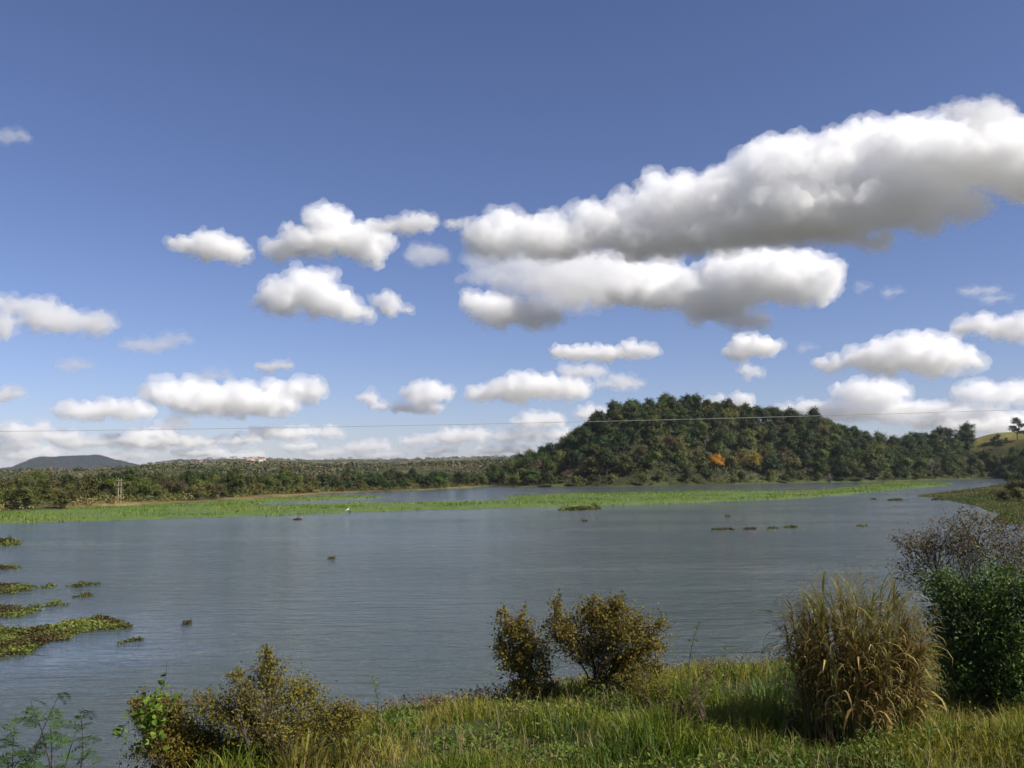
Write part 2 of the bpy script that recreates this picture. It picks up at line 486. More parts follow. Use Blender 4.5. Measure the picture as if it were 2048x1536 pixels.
def cloud(blobs, label, base=None, thick=9.0, group=None, puff=1.0, seed=0, name='cumulus_cloud', alt=950.0, dmax=13000.0):
    """blobs: ellipses seen in the photo (column, row, half width, half height); the base height gives the distance"""
    rng = np.random.default_rng(seed + 100)
    b = np.array(blobs, float)
    base = base if base is not None else (b[:, 1] + b[:, 3]).max()
    el = ray(b[:, 0].mean(), base); el = el[2] / math.hypot(el[0], el[1])
    D = float(np.clip(alt / max(el, 1e-3), 2500, dmax))
    s = D / F
    c0 = at_dist(b[:, 0].mean(), base, D)
    mbx = MB(); V, Fc = ICO2
    for (cx, cyy, rx, ry) in b:
        dd = rng.uniform(-.25, .25) * min(rx, 60) * s
        c = at_dist(cx, cyy, D + dd) - c0
        rxs, rzs = rx * s, ry * s; rys = .5 * (rxs + rzs)
        mbx.add(V * [rxs * .93, rys, rzs * .93] + c, Fc)
        k = int(np.clip(rx * ry / 40, 12, 44) * puff)
        for _ in range(k):                      # cauliflower heads on the upper side
            th = rng.uniform(-.15, 1.25); ph = rng.uniform(0, 2 * math.pi)
            d = np.array([math.cos(ph) * math.cos(th), math.sin(ph) * math.cos(th), math.sin(th)])
            rr = rng.uniform(.12, .40) * min(rx, ry * 1.5) * s * (1.0 if ry > 25 else 1.45)
            mbx.add(V * rr * [1.25, 1.1, .95] + c + d * [rxs * .88, rys * .9, rzs * .85], Fc)
    small = np.clip((b[:, 2] * b[:, 3]).max() / 2500, .45, 1.0)
    o = mbx.build(name, cloud_mat(1.0 / (thick * s * (1.1 + 1.0 * small)))); o.location = c0
    fr = link(bpy.data.objects.new('vapour_fringe', mbx.mesh('vapour_fringe', cloud_mat(1.0 / (thick * 6.5 * s * (.5 + .5 * small))))), o)
    for ob, grow, k in ((o, -1.5, 1.0), (fr, 6.0 * small, 1.5)):
        rm = ob.modifiers.new('merge', 'REMESH'); rm.mode = 'VOXEL'; rm.voxel_size = max(s * (2.0 + 1.0 * small), 1); rm.use_smooth_shade = True
        steps = ((46, 34, 0), (30, -30, 1), (13, -17, 1), (7, 8, 0)) if ob is o else ((46, 34, 0), (24, 34, 0), (11, 22, 0), (6, 10, 0))
        for sz, st, vor in steps:
            dm = ob.modifiers.new('billow', 'DISPLACE'); dm.texture = cloud_tex(sz * s * (.35 + .65 * small), vor); dm.texture_coords = 'LOCAL'
            dm.strength = st * s * (.4 + .6 * small) * min(puff, 1); dm.mid_level = .42 if vor else .5 - grow * s / (4 * dm.strength)
        rm = ob.modifiers.new('clean', 'REMESH'); rm.mode = 'VOXEL'; rm.voxel_size = max(s * (2.0 + 1.0 * small), 1); rm.use_smooth_shade = True
    return tag(o, label, 'cloud', group)

cloud([(2085, 335, 95, 62), (1990, 320, 90, 55), (1900, 325, 105, 60), (1800, 330, 105, 64), (1690, 365, 115, 70), (1570, 375, 105, 72), (1450, 415, 105, 58),
       (1340, 430, 95, 55), (1660, 430, 130, 56), (1540, 445, 130, 50), (1800, 400, 110, 50), (1240, 465, 90, 42), (1180, 448, 50, 34), (1110, 485, 90, 38), (1000, 480, 75, 36),
       (1310, 480, 120, 40), (1420, 475, 110, 30), (1180, 428, 26, 26), (1312, 378, 26, 24), (1368, 366, 20, 20), (1490, 338, 22, 24), (1545, 315, 40, 34), (1620, 315, 36, 30),
       (1725, 288, 58, 34), (1805, 280, 66, 30), (1960, 270, 56, 28), (1098, 446, 34, 26), (1000, 446, 36, 24), (1250, 415, 34, 28), (1850, 455, 26, 14), (1930, 415, 42, 20), (1735, 486, 34, 16), (1440, 372, 44, 30)],
      'long bank of white cumulus, largest in the sky, rising behind the wooded hill', base=500, thick=12, seed=1)
cloud([(1600, 567, 70, 44), (1500, 558, 105, 46), (1380, 585, 115, 34), (1260, 575, 110, 36), (1430, 618, 70, 26), (1150, 570, 80, 34), (1200, 530, 70, 26), (1555, 522, 40, 20), (1470, 524, 36, 22), (1320, 545, 34, 24), (1640, 590, 28, 18), (1500, 640, 40, 12), (1250, 540, 30, 22)],
      'broad white cloud with grey base lying under the largest cloud bank', base=640, thick=9, seed=2)
cloud([(1090, 535, 110, 34), (1180, 560, 90, 30), (1000, 520, 70, 26), (1130, 605, 90, 22), (1060, 575, 90, 26)], 'thin grey veil of cloud joining the two biggest clouds', thick=42, seed=90, puff=.8)
cloud([(1010, 628, 75, 26), (965, 612, 35, 24), (1070, 632, 48, 26)], 'small bright cloud below the left end of the largest cloud bank', thick=9, seed=3)
cloud([(1950, 222, 62, 15), (2000, 232, 30, 18), (1960, 245, 25, 12)], 'ragged thin cloud scrap above the largest cloud bank', thick=30, seed=4, puff=.8)
cloud([(655, 455, 45, 36), (620, 488, 58, 28), (560, 502, 34, 17), (720, 488, 52, 36), (748, 512, 24, 18)], 'tall white puffy cloud with a domed top and sloping right side', thick=9, seed=5)
cloud([(825, 452, 52, 17), (770, 455, 30, 10), (912, 450, 24, 9)], 'thin white cloud trailing beside the domed puffy cloud', thick=14, seed=6)
cloud([(425, 497, 52, 26), (365, 490, 32, 12), (465, 506, 28, 22)], 'small white cloud standing alone over the far ridge', thick=9, seed=7)
cloud([(612, 588, 56, 38), (565, 600, 45, 32), (660, 612, 56, 26), (705, 626, 45, 11)], 'rounded white cloud with a flat tail under the domed puffy cloud', thick=9, seed=8)
cloud([(780, 612, 30, 18), (812, 622, 20, 8)], 'little cloud at the tail end of the rounded cloud', thick=12, seed=9)
cloud([(70, 620, 60, 14), (110, 645, 65, 20), (180, 650, 42, 18), (-10, 655, 38, 26), (20, 610, 40, 12)], 'loose torn cloud with ragged edges left of the rounded clouds', thick=20, seed=10)
G1 = 'thin grey wisps of cloud'
for i, bl in enumerate([[(300, 690, 60, 14), (350, 680, 40, 10)], [(150, 730, 42, 11)], [(850, 515, 45, 22)], [(970, 555, 55, 18)], [(20, 272, 40, 12)],
                        [(1725, 575, 14, 12)], [(1785, 583, 26, 7)], [(1960, 580, 45, 6)], [(1990, 596, 30, 8)], [(420, 752, 50, 9)], [(1525, 640, 16, 10)], [(1612, 695, 20, 7)]]):
    cloud(bl, 'thin pale wisp of cloud drifting in open blue sky', thick=55, seed=20 + i, group=G1, puff=.7)
cloud([(355, 790, 58, 22), (430, 803, 80, 24), (520, 812, 70, 20), (600, 786, 42, 20), (550, 778, 25, 16)], 'long white cloud with a flat grey base above the far ridge', thick=7, seed=40)
cloud([(170, 822, 50, 15), (250, 823, 52, 15)], 'flat white cloud between the blue mountain and the long flat-based cloud', thick=8, seed=41)
cloud([(855, 788, 42, 18), (735, 797, 20, 10), (760, 812, 22, 8), (835, 816, 60, 9)], 'crooked white cloud over the middle of the far ridge', thick=9, seed=42)
cloud([(1050, 780, 85, 20), (965, 788, 38, 12), (1150, 780, 36, 18)], 'white loaf-shaped cloud left of the wooded hill top', thick=8, seed=43)
cloud([(1160, 706, 68, 12), (1280, 704, 40, 11), (1220, 708, 60, 12), (1255, 688, 10, 7)], 'narrow flat white cloud above the loaf-shaped cloud', thick=8, seed=44)
cloud([(1165, 745, 55, 13), (1240, 768, 48, 12)], 'faint greyish cloud touching the loaf-shaped cloud', thick=24, seed=45)
cloud([(1505, 696, 48, 19), (1485, 705, 34, 12)], 'small round white cloud straight above the wooded hill', thick=8, seed=46)
cloud([(1503, 745, 20, 13)], 'tiny cloud puff beneath the small round white cloud', thick=15, seed=47)
cloud([(1790, 717, 85, 26), (1880, 722, 58, 24), (1845, 690, 58, 16), (1660, 731, 24, 10)], 'big heaped white cloud over the right bank trees', thick=8, seed=48)
cloud([(1955, 652, 45, 14), (2035, 660, 50, 20)], 'pale cloud upper right of the heaped cloud', thick=14, seed=49)
cloud([(1745, 792, 70, 20), (1690, 825, 80, 16), (1790, 830, 60, 14)], 'greyish white cloud just above the forest ridge', thick=12, seed=50)
cloud([(1615, 822, 38, 14), (1570, 826, 16, 12)], 'small white cloud peeping over the hill shoulder', thick=9, seed=51)
cloud([(1475, 806, 30, 12), (1430, 804, 14, 9)], 'small white cloud peeping over the hill top', thick=9, seed=52)
cloud([(2000, 790, 75, 17), (1930, 826, 80, 12), (2000, 850, 120, 12), (1880, 848, 60, 9)], 'layered grey and white cloud above the pasture trees', thick=14, seed=53)
G2 = 'low cumulus over the horizon'
for i, bl in enumerate([[(290, 882, 80, 13), (380, 884, 60, 11)], [(45, 866, 55, 14), (120, 872, 40, 10)], [(350, 848, 32, 11)], [(570, 866, 70, 11), (650, 866, 40, 10)], [(592, 892, 38, 8)],
                        [(735, 893, 52, 10)], [(920, 873, 65, 14)], [(1080, 842, 56, 14)], [(1030, 872, 55, 11)], [(1190, 826, 46, 12)], [(880, 901, 42, 7)], [(60, 910, 60, 9)], [(480, 910, 60, 7)],
                        [(250, 913, 50, 7)], [(1120, 868, 50, 9)], [(760, 910, 60, 6)], [(15, 788, 32, 9)], [(550, 732, 40, 7)], [(1000, 898, 60, 7)], [(160, 885, 60, 8)], [(400, 905, 60, 6)], [(650, 905, 50, 6)], [(1230, 850, 40, 8)], [(30, 890, 50, 8)], [(830, 880, 40, 8)], [(300, 865, 50, 8)], [(480, 880, 50, 8)], [(1850, 815, 60, 10)]]):
    cloud(bl, 'low white cumulus cloud hanging over the distant ridge', thick=11, seed=60 + i, group=G2, alt=700, puff=.9)

# ------------------------------------------------------------------ plants
def limb_path(a, b, rng, n=5, sag=.12):
    t = np.linspace(0, 1, n)[:, None]
    L = np.linalg.norm(b - a)
    mid = rng.normal(size=3) * L * sag
    p = a + (b - a) * t + np.sin(t * math.pi) * mid
    p[:, 2] += (np.sin(t * math.pi) * L * .08)[:, 0]
    return p

def plant(lobes, rng, leaf, per_twig, base_r, forks=True, twig_r=0.0, leafL=(.8, 1.2), tw=.55, droop=.0, stems=1, base_spread=.1, tint=(0.1, .9), out_bias=.6, slim=.55, scat=.75, stray=.06):
    """lobes: (centre, radii, twigs). returns wood and foliage builders"""
    wood, fol = MB(), MB()
    roots = [np.array([rng.normal() * base_spread, rng.normal() * base_spread, -0.15]) for _ in range(stems)]
    cen = np.mean([l[0] for l in lobes], axis=0)
    if stems == 1:
        fork = np.array([cen[0] * .3, cen[1] * .3, min(l[0][2] - l[1][2] * .6 for l in lobes)])
        fork[2] = max(fork[2], .15 * cen[2])
        add_tube(wood, limb_path(roots[0], fork, rng, 4, .05), np.linspace(base_r, base_r * .7, 4), 7)
    for li, (c, r, nt_) in enumerate(lobes):
        c = np.array(c, float); r = np.array(r, float)
        st = fork if stems == 1 else roots[li % stems]
        main = limb_path(st, c, rng, 6, .1)
        add_tube(wood, main, np.linspace(base_r * .6, base_r * .16, 6), 5)
        d = norm(rng.normal(size=(nt_, 3))); d[:, 2] = np.where(d[:, 2] < -.35, -d[:, 2], d[:, 2])
        rad = rng.uniform(.35, 1.0, nt_) ** .5 * np.where(rng.uniform(size=nt_) < stray, rng.uniform(1.1, 1.6, nt_), 1.0)
        E = c + d * r * rad[:, None]
        idx = rng.integers(2, 6, nt_)
        S = main[idx]
        Ld = np.linalg.norm(E - S, axis=1)
        if twig_r > 0:
            for s, e in zip(S, E):
                add_tube(wood, limb_path(s, e, rng, 4, .08), np.linspace(twig_r, twig_r * .35, 4), 3)
        n = nt_ * per_twig
        t = rng.uniform(1 - tw, 1.06, n)
        ti = np.repeat(np.arange(nt_), per_twig)
        P = S[ti] + (E - S)[ti] * t[:, None] + rng.normal(size=(n, 3)) * (np.mean(r) * .13)
        N = norm(d[ti] * out_bias + rng.normal(size=(n, 3)) * scat + [0, 0, .35])
        Ls = leaf * rng.uniform(*leafL, n)
        tn = np.clip(rng.uniform(tint[0], tint[1], n) * .6 + np.repeat(rng.uniform(tint[0], tint[1], nt_), per_twig) * .4, 0, 1)
        T = rng.normal(size=(n, 3)) + d[ti] * .4; T[:, 2] -= droop
        add_leaves(fol, P, N, Ls, Ls * slim, rng, tn, T)
    return wood, fol

# tree patterns, about 6.5 m tall
def tree_lobes(rng, h, w, n, low=.35):
    L = []
    for k in range(n):
        a = 2 * math.pi * (k / n) + rng.uniform(-.5, .5)
        rr = w * .5 * rng.uniform(.3, .62)
        c = (math.cos(a) * rr, math.sin(a) * rr, h * rng.uniform(low + .12, .74))
        s = w * rng.uniform(.2, .32)
        L.append((c, (s, s, s * rng.uniform(.6, .85)), int(rng.integers(16, 26))))
    L.append(((rng.normal() * .3, rng.normal() * .3, h * .78), (w * .26, w * .26, h * .2), 24))
    return L
TREES = {}
def make_pattern(kind, k, seed, h, w, n, leaf, per, mat, bark=None, low=.35, br=.16):
    rng = np.random.default_rng(seed)
    wood, fol = plant(tree_lobes(rng, h, w, n, low), rng, leaf, per, br, tw=.5, out_bias=1.5, scat=.45)
    TREES.setdefault(kind, []).append((wood.mesh('trunk', bark or M_bark), fol.mesh('crown', mat)))
for k in range(5):
    make_pattern('dark', k, 10 + k, 6.2 + .3 * k, 6.8, 9, .44, 14, M_dark, low=.2)
    make_pattern('mid', k, 20 + k, 5.8 + .3 * k, 6.6, 9, .42, 14, M_mid, low=.15)
for k in range(3):
    make_pattern('olive', k, 30 + k, 5.0, 5.6, 8, .40, 13, M_olive, low=.05)
    make_pattern('dry', k, 40 + k, 5.4, 5.0, 7, .34, 8, M_dry)
make_pattern('orange', 0, 50, 6.2, 7.6, 9, .42, 16, M_orange, low=.2)
make_pattern('yellow', 0, 51, 6.4, 8.8, 10, .42, 15, M_yellow, low=.25)
for k in range(3):
    rng = np.random.default_rng(52 + k)
    wood, fol = plant(tree_lobes(rng, 6.6, 5.0, 7), rng, .3, 2, .17, twig_r=.05, tw=.3)
    TREES.setdefault('bare', []).append((wood.mesh('trunk', M_palebark), fol.mesh('crown', M_dry)))
for k in range(2):
    rng = np.random.default_rng(62 + k)
    lb = [((0, 0, 4.7), (1.4, 1.4, 1.0), 34), ((1.4, .2, 3.8), (1.1, 1.1, .7), 24), ((-1.5, .3, 3.4), (1.2, 1.2, .7), 24), ((.3, -.6, 2.6), (1.3, 1.3, .6), 22), ((-.5, .6, 5.5), (1.0, 1.0, .7), 22), ((1.0, .5, 2.0), (.9, .9, .5), 14)]
    wood, fol = plant(lb, rng, .36, 11, .14, tw=.4)
    TREES.setdefault('lone', []).append((wood.mesh('trunk', M_bark), fol.mesh('crown', M_dark)))

def put_tree(kind, x, y, s, rng, label, group=None, name='tree', sz=1.0, z=None):
    tr, cr = TREES[kind][int(rng.integers(len(TREES[kind])))]
    e = empty(name, (x, y, (hz1(x, y) if z is None else z) - .1), rng.uniform(0, 6.28), (s, s, s * sz))
    link(bpy.data.objects.new('trunk', tr), e); link(bpy.data.objects.new('crown', cr), e)
    return tag(e, label, 'tree', group)

def scatter(rng, n_try, xr, yr, ok, dmin, taken):
    pts = []
    X = rng.uniform(*xr, n_try); Y = rng.uniform(*yr, n_try)
    good = ok(X, Y); X, Y = X[good], Y[good]
    T = list(taken)
    for x, y in zip(X, Y):
        d = dmin(x, y) if callable(dmin) else dmin
        if T:
            A = np.array(T)
            if ((A[:, 0] - x) ** 2 + (A[:, 1] - y) ** 2).min() < d * d: continue
        T.append((x, y)); pts.append((x, y))
    return pts

rng = np.random.default_rng(7)
taken = []
def special(kind, px, py, dist, s, label, name='tree', sz=1.0):
    p = at_dist(px, py, dist)
    taken.append((p[0], p[1]))
    if kind in ('orange', 'yellow'):
        for f_ in (.988, .976, .964): taken.append((p[0] * f_, p[1] * f_))
    return put_tree(kind, p[0], p[1], s, rng, label, None, name, sz)
special('orange', 1434, 950, 352, 1.1, 'tree covered in orange blossom near the foot of the wooded hill', 'flowering_tree')
special('yellow', 1508, 925, 366, 1.2, 'broad yellow-green tree on the slope above the orange blossoming tree', 'yellowing_tree')
special('bare', 1410, 890, 366, 1.1, 'pale bare-limbed tree rising among dark crowns high on the hill', 'bare_tree')
special('bare', 1655, 900, 368, 1.0, 'pale bare tree half hidden in the dark right shoulder of the forest', 'bare_tree')
special('bare', 1862, 900, 452, 1.3, 'pale-trunked tree with thin crown beside the pasture', 'bare_tree')
special('lone', 2034, 870, 520, 1.9, 'tall dark tree with open layered crown on the pasture crest', 'lone_tree')
special('lone', 1992, 872, 512, 1.25, 'smaller dark open-crowned tree on the pasture crest', 'lone_tree')
special('lone', 2012, 872, 516, .6, 'smallest open-crowned tree between two taller ones on the pasture crest', 'lone_tree')

def hill_ok(x, y):
    u = x / y; s = lake_sd(x, y); r = np.hypot(x, y)
    px = 1024 + u * F
    return (s > 1.0) & (s < 72) & (px > 985) & (px < 2075) & ~((px > 1935) & (s > 22))
hp = scatter(rng, 16000, (-12, 290), (300, 480), hill_ok, lambda x, y: 4.9 + rng.uniform(0, 1.5), taken)
hp.sort(key=lambda p: math.hypot(*p))
print('hill trees', len(hp))
GH = 'forest trees on the wooded hill'
LBL = {'dark': 'dark green round-crowned tree of the wooded hill',
       'mid': 'mid green round-crowned tree of the wooded hill',
       'olive': 'olive green bushy tree of the wooded hill',
       'dry': 'brownish half-dry tree of the wooded hill',
       'bare': 'pale leafless tree standing among the crowns of the wooded hill'}
for (x, y) in hp:
    s = lake_sd(np.array([x]), np.array([y]))[0]; px = 1024 + x / y * F
    q = rng.uniform()
    if s < 24 and 1180 < px < 1650: k = 'olive' if q < .42 else 'mid' if q < .7 else 'dark' if q < .95 else 'dry'
    elif px > 1650: k = 'dark' if q < .58 else 'mid' if q < .88 else 'olive' if q < .98 else 'dry'
    else: k = 'dark' if q < .40 else 'mid' if q < .78 else 'olive' if q < .95 else 'dry'
    sc_ = rng.uniform(.95, 1.5) * (.6 if s < 6 else 1.0)
    oj = math.hypot(x - taken[0][0], y - taken[0][1])
    pl = 'beside the orange blossoming tree' if oj < 14 else 'along the waterline' if s < 8 else 'on the crest' if s > 52 else 'on the low shoulder towards the pasture' if px > 1690 else 'on the slope falling to the far bay' if px < 1180 else 'halfway up the steep face'
    put_tree(k, x, y, sc_, rng, LBL[k] + ', ' + pl, GH + ', ' + k + ', ' + pl, {'dark': 'forest_tree', 'mid': 'broadleaf_tree', 'olive': 'bushy_tree', 'dry': 'dry_tree'}[k], rng.uniform(.85, 1.15))
taken += hp
_pp = at_dist(240, 957, 178)
for f_ in (1.0, .97, .945): taken.append((_pp[0] * f_, _pp[1] * f_))

def understory():
    r_ = np.random.default_rng(77); n = 9000
    x = r_.uniform(-14, 290, n); y = r_.uniform(300, 480, n); k = hill_ok(x, y); x, y = x[k], y[k]; n = len(x); m = 22
    s = lake_sd(x, y); z = height(x, y); sz = r_.uniform(.7, 1.9, n) * (.6 + .4 * sstep(1, 8, s))
    d = norm(r_.normal(size=(n, m, 3))); d[..., 2] = np.abs(d[..., 2]) - .1
    P = np.stack([x, y, z + sz * .4], -1)[:, None] + d * sz[:, None, None] * r_.uniform(.5, 1, (n, m, 1))
    t = np.clip(r_.uniform(0, .8, n)[:, None] + r_.uniform(-.2, .3, (n, m)) + .3 * sstep(12, 2, s)[:, None], 0, 1)
    b = MB(); L = np.repeat(sz * .42, m); add_leaves(b, P.reshape(-1, 3), (d + r_.normal(size=d.shape) * .5).reshape(-1, 3), L, L * .7, r_, t.ravel())
    return b
un = understory().build('undergrowth', leaf_mat('undergrowth_leaves', [(.016, .030, .008), (.035, .055, .014), (.075, .080, .022), (.12, .11, .03)], .25, 0.0))
un['kind'] = 'stuff'; tag(un, 'tangled undergrowth beneath the forest trees of the wooded hill', 'undergrowth')

# left bank trees and the belt further along the shore
def bank_ok(x, y):
    u = x / y; s = lake_sd(x, y); px = 1024 + u * F
    w = wob(x, y, 14)
    return (px > -60) & (px < 985) & (s > 1.5 + 4.5 * sstep(150, 300, px) * (px < 640) + 2 * w * (px < 640)) & (s < 62) & (y > 110)
bp = scatter(rng, 9000, (-190, -2), (110, 380), bank_ok, lambda x, y: 3.0 + rng.uniform(0, 1.3) + .006 * y, taken)
print('bank trees', len(bp))
LB = {'dark': 'dark green low tree of the left bank savanna', 'mid': 'mid green low tree of the left bank savanna',
      'olive': 'olive bushy low tree of the left bank savanna', 'dry': 'brown half-dry low tree of the left bank savanna'}
for (x, y) in bp:
    px = 1024 + x / y * F; q = rng.uniform()
    k = ('olive' if q < .48 else 'mid' if q < .74 else 'dark' if q < .84 else 'dry') if px < 640 else ('dark' if q < .4 else 'mid' if q < .8 else 'olive' if q < .95 else 'dry')
    s = lake_sd(np.array([x]), np.array([y]))[0]
    pl = 'close to the twin-post pole' if math.hypot(x - _pp[0], y - _pp[1]) < 14 else 'in the belt beside the far bay' if px > 640 else 'at the front by the straw-coloured grass' if s < 13 else 'deep in the wood'
    put_tree(k, x, y, rng.uniform(.5, .85) * (1.08 if px < 640 else .95), rng, LB[k] + ', ' + pl, 'left bank trees, ' + k + ', ' + pl, {'dark': 'savanna_tree', 'mid': 'savanna_tree', 'olive': 'savanna_bush', 'dry': 'dry_savanna_tree'}[k], rng.uniform(.8, 1.05))
taken += bp

def bank_scrub():
    r_ = np.random.default_rng(78); n = 9000
    u = r_.uniform((-80 - 1024) / F, (985 - 1024) / F, n); y = r_.uniform(115, 380, n); x = u * y
    s = lake_sd(x, y); px = 1024 + u * F
    k = (s > 1.2 + 3.5 * sstep(150, 300, px) * (px < 640)) & (s < 64); x, y, s = x[k], y[k], s[k]; n = len(x); m = 22
    sz = r_.uniform(.35, 1.25, n) * sstep(0, 8, s + 3)
    d = norm(r_.normal(size=(n, m, 3))); d[..., 2] = np.abs(d[..., 2]) - .1
    P = np.stack([x, y, height(x, y) + sz * .35], -1)[:, None] + d * sz[:, None, None] * r_.uniform(.5, 1, (n, m, 1))
    t = np.clip((.45 + .3 * wob(x, y, 15) + r_.normal(size=n) * .15 + .3 * sstep(9, 3, s))[:, None] + r_.uniform(-.15, .15, (n, m)), 0, 1)
    b = MB(); L = np.repeat(sz * .42, m); add_leaves(b, P.reshape(-1, 3), (d + r_.normal(size=d.shape) * .5).reshape(-1, 3), L, L * .7, r_, t.ravel())
    return b
bs = bank_scrub().build('bank_scrub', leaf_mat('scrub_leaves', [(.030, .050, .010), (.080, .095, .020), (.15, .135, .034), (.22, .175, .06)], .25, 0.0))
bs['kind'] = 'stuff'; tag(bs, 'low olive scrub filling the left bank under the savanna trees', 'scrub')

# right bank: bushes under the pasture and on the low spit
def rb_ok(x, y):
    px = 1024 + x / y * F; s = lake_sd(x, y)
    return (px > 1880) & (px < 2090) & (s > .8) & (s < 26) & (y > 330)
rp_ = scatter(rng, 3000, (150, 280), (320, 430), rb_ok, 4.6, taken)
for (x, y) in rp_:
    s = lake_sd(np.array([x]), np.array([y]))[0]
    if s < 8: put_tree('olive', x, y, rng.uniform(.35, .6), rng, 'low olive bush along the shore below the pasture', 'bushes below the pasture', 'shore_bush')
    else: put_tree('dark', x, y, rng.uniform(.7, 1.0), rng, 'dark tree at the foot of the dry pasture slope', 'trees below the pasture', 'slope_tree')
for (px, py, s, lab) in [(2040, 1003, .72, 'olive bush on the low spit, largest of its row'), (2010, 1000, .55, 'olive bush in the middle of the low spit'), (1988, 994, .42, 'small brownish bush at the thin end of the low spit'),
                         (2062, 986, .9, 'olive bush at the back of the low spit'), (2030, 984, .75, 'olive bush behind the middle of the low spit'), (2075, 1012, .7, 'olive bush on the broad root of the low spit')]:
    p = ground_at(px, py, .6)
    put_tree('olive' if 'olive' in lab else 'dry', p[0], p[1], s * .95, rng, lab, None, 'spit_bush', .7)

def spit_cover():
    r_ = np.random.default_rng(88); n = 60000
    y = r_.uniform(60, 240, n); x = r_.uniform((1800 - 1024) / F, (2110 - 1024) / F, n) * y
    s = lake_sd(x, y); k = (s > .1) & (s < 40); x, y, s = x[k], y[k], s[k]; n = len(x)
    h = (.22 + .4 * np.clip(wob(x, y, 6), 0, 1) * sstep(1.5, 6, s)) * r_.uniform(.6, 1.4, n)
    t = np.clip(.35 + .35 * wob(x, y, 8) - .25 * sstep(5, 0, s) + r_.normal(size=n) * .15, 0, 1)
    b = MB(); add_blades(b, np.stack([x, y, height(x, y) - .05], 1), h, r_.uniform(.08, .2, n), r_, r_.normal(size=(n, 2)) * .12, t, segs=1, droop=.2)
    return b
sp = spit_cover().build('spit_grass', leaf_mat('spit_blades', [(.055, .095, .014), (.11, .12, .022), (.16, .12, .035), (.14, .085, .035)], .3, 0.0))
sp['kind'] = 'stuff'; tag(sp, 'olive and brown rough grass on the low spit right of the lake', 'grass')

# far woodland that reads as one mass
def woodland():
    r_ = np.random.default_rng(17)
    n = 20000
    u = r_.uniform((-120 - 1024) / F, (1180 - 1024) / F, n)
    r = 270 * (2350 / 270) ** (r_.uniform(0, 1, n) ** .8)
    y = r / np.sqrt(1 + u * u); x = u * y
    s = lake_sd(x, y)
    keep = (s > 60) & (wob(x, y, 90) + r_.normal(size=n) * .6 > -.15 + .4 * sstep(500, 1500, r))
    x, y, r = x[keep], y[keep], r[keep]
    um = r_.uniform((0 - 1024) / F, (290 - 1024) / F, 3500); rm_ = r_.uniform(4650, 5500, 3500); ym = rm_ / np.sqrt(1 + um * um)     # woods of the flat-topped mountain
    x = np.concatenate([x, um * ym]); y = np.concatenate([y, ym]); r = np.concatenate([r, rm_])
    z = height(x, y); n = len(x); m = 30
    sz = np.clip(r_.lognormal(.15, .5, n), .5, 3.4) * (1 + .5 * sstep(600, 2000, r))
    sz = np.where(r > 4000, r_.uniform(5, 9, n), sz)
    d = norm(r_.normal(size=(n, m, 3))); d[..., 2] = np.abs(d[..., 2]) * 1.1 - .25
    P = np.stack([x, y, z + sz * .55], -1)[:, None] + d * [1.75, 1.75, .65] * sz[:, None, None] * r_.uniform(.6, 1.0, (n, m, 1))
    N = d + r_.normal(size=d.shape) * .4
    t = np.clip(np.where(r > 4000, -.2, .42 + .28 * wob(x, y, 70) + r_.normal(size=n) * .10)[:, None] + r_.uniform(-.12, .12, (n, m)), 0, 1)  # mountain woods get the darkest tint, cloud shadow put into their colour
    mbw = MB(); L = np.repeat(sz * .5, m)
    add_leaves(mbw, P.reshape(-1, 3), N.reshape(-1, 3), L, L * .8, r_, t.ravel())
    return mbw
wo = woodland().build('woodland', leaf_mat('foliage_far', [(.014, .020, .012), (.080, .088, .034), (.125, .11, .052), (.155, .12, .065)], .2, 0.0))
wo['kind'] = 'stuff'; tag(wo, 'far scrub woodland covering the plain and ridge beyond the left bank', 'woodland')

